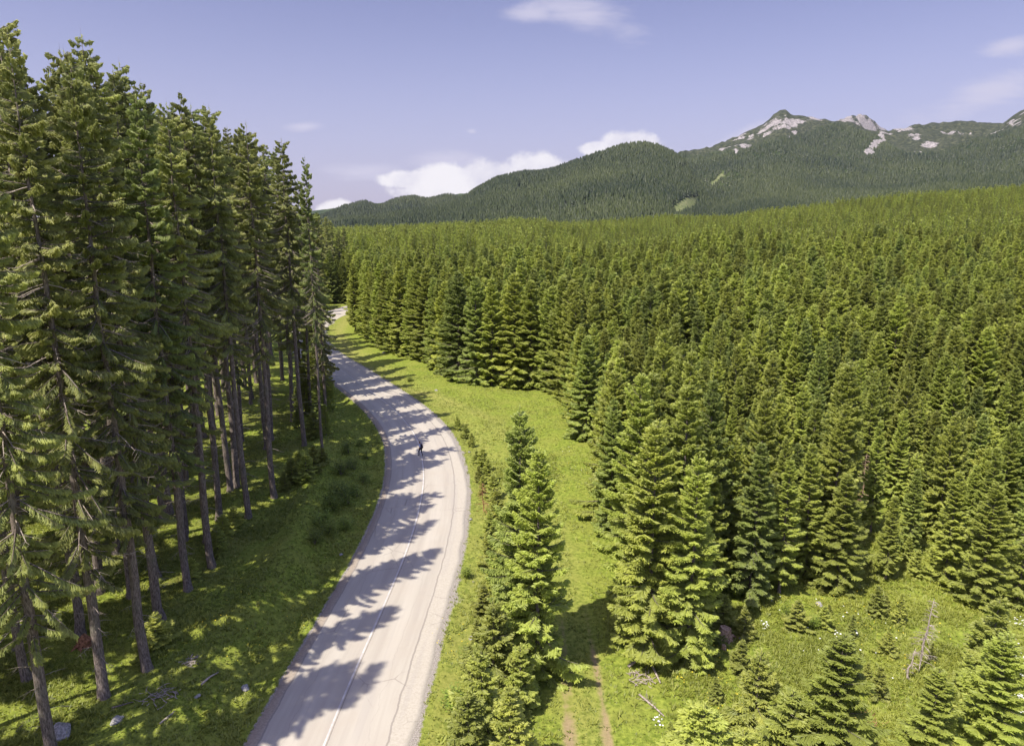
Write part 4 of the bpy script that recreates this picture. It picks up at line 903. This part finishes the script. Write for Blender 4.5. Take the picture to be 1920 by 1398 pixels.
# figure faces +Y in its own frame, mid-stride
J = {'pelvis': ((0, 0, .93), (.15, .10)), 'waist': ((0, .01, 1.08), (.13, .09)), 'chest': ((0, .04, 1.30), (.165, .11)), 'neckb': ((0, .06, 1.46), (.07, .06)), 'neck': ((0, .085, 1.52), .052), 'head': ((0, .12, 1.61), (.078, .092)), 'crown': ((0, .125, 1.70), (.068, .082)),
     'hipl': ((-.10, 0, .88), .088), 'kneel': ((-.10, .20, .50), .058), 'anklel': ((-.10, .17, .09), .038), 'toel': ((-.10, .32, .05), .036),
     'hipr': ((.10, 0, .88), .088), 'kneer': ((.10, -.03, .49), .058), 'ankler': ((.10, -.20, .12), .038), 'toer': ((.10, -.08, .04), .034),
     'shl': ((-.19, .04, 1.41), .06), 'ell': ((-.25, -.06, 1.13), .043), 'wrl': ((-.24, .05, .90), .028), 'pal': ((-.235, .075, .84), (.018, .036)),
     'shr': ((.19, .04, 1.41), .06), 'elr': ((.25, .02, 1.12), .043), 'wrr': ((.23, .20, .94), .028), 'par': ((.225, .24, .89), (.018, .036))}
names = list(J); E_ = [('pelvis', 'waist'), ('waist', 'chest'), ('chest', 'neckb'), ('neckb', 'neck'), ('neck', 'head'), ('head', 'crown'), ('pelvis', 'hipl'), ('hipl', 'kneel'), ('kneel', 'anklel'), ('anklel', 'toel'), ('pelvis', 'hipr'), ('hipr', 'kneer'), ('kneer', 'ankler'), ('ankler', 'toer'), ('chest', 'shl'), ('shl', 'ell'), ('ell', 'wrl'), ('wrl', 'pal'), ('chest', 'shr'), ('shr', 'elr'), ('elr', 'wrr'), ('wrr', 'par')]
def fig(keys, grow): return [(J[k][0], tuple(c * grow for c in (J[k][1] if hasattr(J[k][1], '__len__') else (J[k][1],) * 2))) for k in keys]
jl = fig(names, .92); el = [(names.index(a), names.index(b)) for a, b in E_]
# nose, fingers and thumbs grow out of the same surface
jl.append(((0, .225, 1.60), (.014, .016))); el.append((names.index('head'), len(jl) - 1))
for side, w in ((-1, 'pal'), (1, 'par')):
    b = J[w][0]
    for k in range(4):
        jl.append(((b[0] + .004 * side, b[1] - .028 + k * .019, b[2] - .045), (.0085, .0085))); i1 = len(jl) - 1; jl.append(((b[0] - .012 * side, b[1] - .022 + k * .019, b[2] - .078 - (.012 if k in (1, 2) else 0)), (.007, .007))); el += [(names.index(w), i1), (i1, i1 + 1)]
    jl.append(((b[0] - .006 * side, b[1] + .045, b[2] - .02), (.009, .009))); el.append((names.index(w), len(jl) - 1))
person = skin_obj('person', jl, el, skin); person.location = (px_, py_, pz_); person.rotation_euler[2] = R(58); person.rotation_euler[0] = 0
tag(person, 'person in a light blue shirt and dark trousers walking up the centre of the road', 'person')
def garment(name, keys, edges, grow, mat):
    return skin_obj(name, fig(keys, grow), [(keys.index(a), keys.index(b)) for a, b in edges], mat, person)
k = ['pelvis', 'waist', 'chest', 'neckb', 'shl', 'ell', 'shr', 'elr']; garment('shirt', k, [e for e in E_ if e[0] in k and e[1] in k], 1.14, shirt)
k = ['pelvis', 'hipl', 'kneel', 'anklel', 'hipr', 'kneer', 'ankler']; garment('trousers', k, [e for e in E_ if e[0] in k and e[1] in k], 1.18, trous)
for a, b in (('anklel', 'toel'), ('ankler', 'toer')): garment('shoe', [a, b], [(a, b)], 1.25, shoe)
hb_ = skin_obj('hair', [((0, .09, 1.62), (.085, .085)), ((0, .10, 1.71), (.08, .09)), ((0, .13, 1.745), (.06, .075))], [(0, 1), (1, 2)], hairm, person)
# backpack worn on the back
bp = empty('backpack', person.location, R(58)); tag(bp, 'dark backpack on the back of the person walking on the road', 'backpack')
import bmesh as _b
def rbox(name, c, s, mat, parent, bev=.05):
    bm = _b.new(); _b.ops.create_cube(bm, size=1)
    for v_ in bm.verts: v_.co = Vector((v_.co.x * s[0] * (.85 if v_.co.z > 0 else 1), v_.co.y * s[1] * (.75 if v_.co.z > 0 else 1), v_.co.z * s[2])) + Vector(c)
    _b.ops.bevel(bm, geom=bm.edges[:], offset=bev, segments=3, affect='EDGES'); me = bpy.data.meshes.new(name); bm.to_mesh(me); bm.free(); me.materials.append(mat); return link(name, me, parent)
rbox('bag_body', (0, -.17, 1.22), (.33, .22, .52), pack, bp, .07); rbox('front_pocket', (0, -.30, 1.12), (.24, .08, .24), pack, bp, .03)
for s in (-1, 1):
    mb = MB(); mb.tube([(s * .10, -.08, 1.44), (s * .115, .04, 1.515), (s * .12, .165, 1.38), (s * .15, .12, 1.16), (s * .15, -.07, 1.06)], .02, 6); link('strap', mb.build('strap', pack), bp)

# ------------------------------------------------------------------ light and sky
SUN_EL = 57.; SH_AZ = 46.   # shadows run towards (sin, cos) of this bearing
sd = bpy.data.lights.new('sun', 'SUN'); sd.energy = 3.4; sd.angle = R(.53); sd.color = (1, .935, .82); so = bpy.data.objects.new('sun', sd); COL.objects.link(so)
dirv = Vector((math.sin(R(SH_AZ)) * math.cos(R(SUN_EL)), math.cos(R(SH_AZ)) * math.cos(R(SUN_EL)), -math.sin(R(SUN_EL)))); so.rotation_euler = dirv.to_track_quat('-Z', 'Y').to_euler(); so.location = (-60, -60, 120)
w = bpy.data.worlds.new('World'); sc.world = w; w.use_nodes = True; t = NT(w.node_tree)
sky = t.N('ShaderNodeTexSky', sky_type='NISHITA', sun_disc=False); sky.sun_elevation = R(SUN_EL); sky.sun_rotation = R(SH_AZ + 180); sky.air_density = 1.0; sky.dust_density = 1.2; sky.ozone_density = 1.4; sky.altitude = 900
gen = t.N('ShaderNodeTexCoord').outputs['Generated']; sx = t.N('ShaderNodeSeparateXYZ', {0: gen}); dx, dy, dz = sx.outputs
col = t.mix(1., sky.outputs[0], t.mix(t.ramp(dz, .30, .62), (.525, .378, .412), (1.06, .84, .92)), 'MULTIPLY'); col = t.mix(t.ramp(dz, -.02, .30, .8, 0), col, (1.34, 1.38, 1.99)); yy_ = t.math('MAXIMUM', dy, .05); U_ = t.math('DIVIDE', dx, yy_); V_ = t.math('DIVIDE', dz, yy_)  # sky tint shaped: dimmed low down, brighter overhead to lift the fill light
def cloudpos(px, py): a, b = prof([(px, py)]); return float(a[0]), float(b[0])
uvw = t.N('ShaderNodeCombineXYZ', {0: U_, 1: V_, 2: 0.}).outputs[0]
nb_ = t.noise(uvw, 26, 6, .6, .0); nbig = t.noise(uvw, 9, 4, .5); strc = t.N('ShaderNodeMapping', {'Vector': uvw, 'Scale': (3.2, 13, 1), 'Rotation': (0, 0, R(14))}).outputs[0]; nw = t.noise(strc, 2.2, 6, .62, .4)
def ell(px, py, rx, ry, rot=0.):
    cu, cv = cloudpos(px, py); a = t.math('SUBTRACT', U_, cu); b = t.math('SUBTRACT', V_, cv); c_, s_ = math.cos(rot), math.sin(rot)
    a2 = t.math('ADD', t.math('MULTIPLY', a, c_ / (rx / FPX)), t.math('MULTIPLY', b, s_ / (rx / FPX))); b2 = t.math('ADD', t.math('MULTIPLY', a, -s_ / (ry / FPX)), t.math('MULTIPLY', b, c_ / (ry / FPX)))
    return t.math('SUBTRACT', 1., t.math('SQRT', t.math('ADD', t.math('MULTIPLY', a2, a2), t.math('MULTIPLY', b2, b2))))
front_ = t.ramp(dy, .05, .2)
cum = None
for e in [(1000, 330, 70, 46), (930, 345, 130, 48), (850, 350, 120, 42), (780, 338, 70, 20), (1185, 282, 75, 38), (1130, 280, 50, 16), (632, 400, 40, 26), (1040, 345, 60, 50)]:
    v = ell(*e); cum = v if cum is None else t.math('MAXIMUM', cum, v)
cm = t.math('ADD', cum, t.math('MULTIPLY', t.math('SUBTRACT', t.math('ADD', t.math('MULTIPLY', nb_, .6), t.math('MULTIPLY', nbig, .4)), .47), 1.6)); cmask = t.math('MULTIPLY', t.ramp(cm, .04, .34), front_)
wis = None
for e in [(1100, 30, 150, 45, -.12), (1890, 88, 75, 22, .1), (1830, 190, 170, 34, .25), (1880, 160, 130, 40, .2), (1390, 255, 110, 20, .45), (570, 237, 55, 14, 0), (690, 320, 90, 26, 0), (830, 300, 110, 22, 0), (1000, 25, 70, 28, 0), (885, 246, 12, 6, 0)]:
    v = ell(*e); wis = v if wis is None else t.math('MAXIMUM', wis, v)
wm = t.math('ADD', t.math('MULTIPLY', wis, .9), t.math('MULTIPLY', t.math('SUBTRACT', nw, .57), 1.7)); wmask = t.math('MULTIPLY', t.ramp(wm, .0, .8, 0, .75), front_)
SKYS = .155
ccol = t.mix(t.ramp(t.math('ADD', nbig, t.math('MULTIPLY', nb_, .6)), .6, .95), (2.35, 2.28, 2.6), (3.1, 3.0, 3.05))
col = t.mix(wmask, col, (2.1, 2.03, 2.5)); col = t.mix(t.math('MULTIPLY', cmask, .9), col, ccol)
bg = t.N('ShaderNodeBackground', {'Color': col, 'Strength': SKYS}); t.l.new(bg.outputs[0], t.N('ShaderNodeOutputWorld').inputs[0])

# ------------------------------------------------------------------ air
HAZE = .000032
if HAZE:
    V = [(x, y, z) for z in (-320, 620) for y in (-900, 5000) for x in (-5300, 5300)]
    me = bpy.data.meshes.new('haze'); me.from_pydata(V, [], [(0, 2, 3, 1), (4, 5, 7, 6), (0, 1, 5, 4), (2, 6, 7, 3), (0, 4, 6, 2), (1, 3, 7, 5)]); m, t = newmat('thin_haze')
    pv = t.N('ShaderNodeVolumePrincipled', {'Color': (.80, .84, 1.), 'Density': HAZE, 'Anisotropy': .3}); t.l.new(pv.outputs[0], t.N('ShaderNodeOutputMaterial').inputs['Volume']); me.materials.append(m)
    o = link('haze', me); tag(o, 'thin bluish haze in front of the far mountains', 'haze', None, 'stuff')

# ------------------------------------------------------------------ render
sc.view_settings.view_transform = 'Standard'; sc.view_settings.look = 'None'; sc.view_settings.exposure = 1.1; sc.view_settings.gamma = 1.0
sc.render.engine = 'CYCLES'; sc.cycles.max_bounces = 9; sc.cycles.diffuse_bounces = 6; sc.cycles.transmission_bounces = 7; sc.cycles.volume_bounces = 0
sc.render.resolution_x = 1024; sc.render.resolution_y = 745
for o_ in list(COL.objects):
    if 'label' in o_ and len(o_['label'].split()) > 16: print('LONG', o_['label'])
print('tall', sum(o_.name.startswith('tall') for o_ in COL.objects), 'young', sum(o_.name.startswith('young') for o_ in COL.objects)); print('trees', len(placed), 'left keep', len(keep), 'near', len(near_i), 'scatter', len(P_), 'mtn', nT)
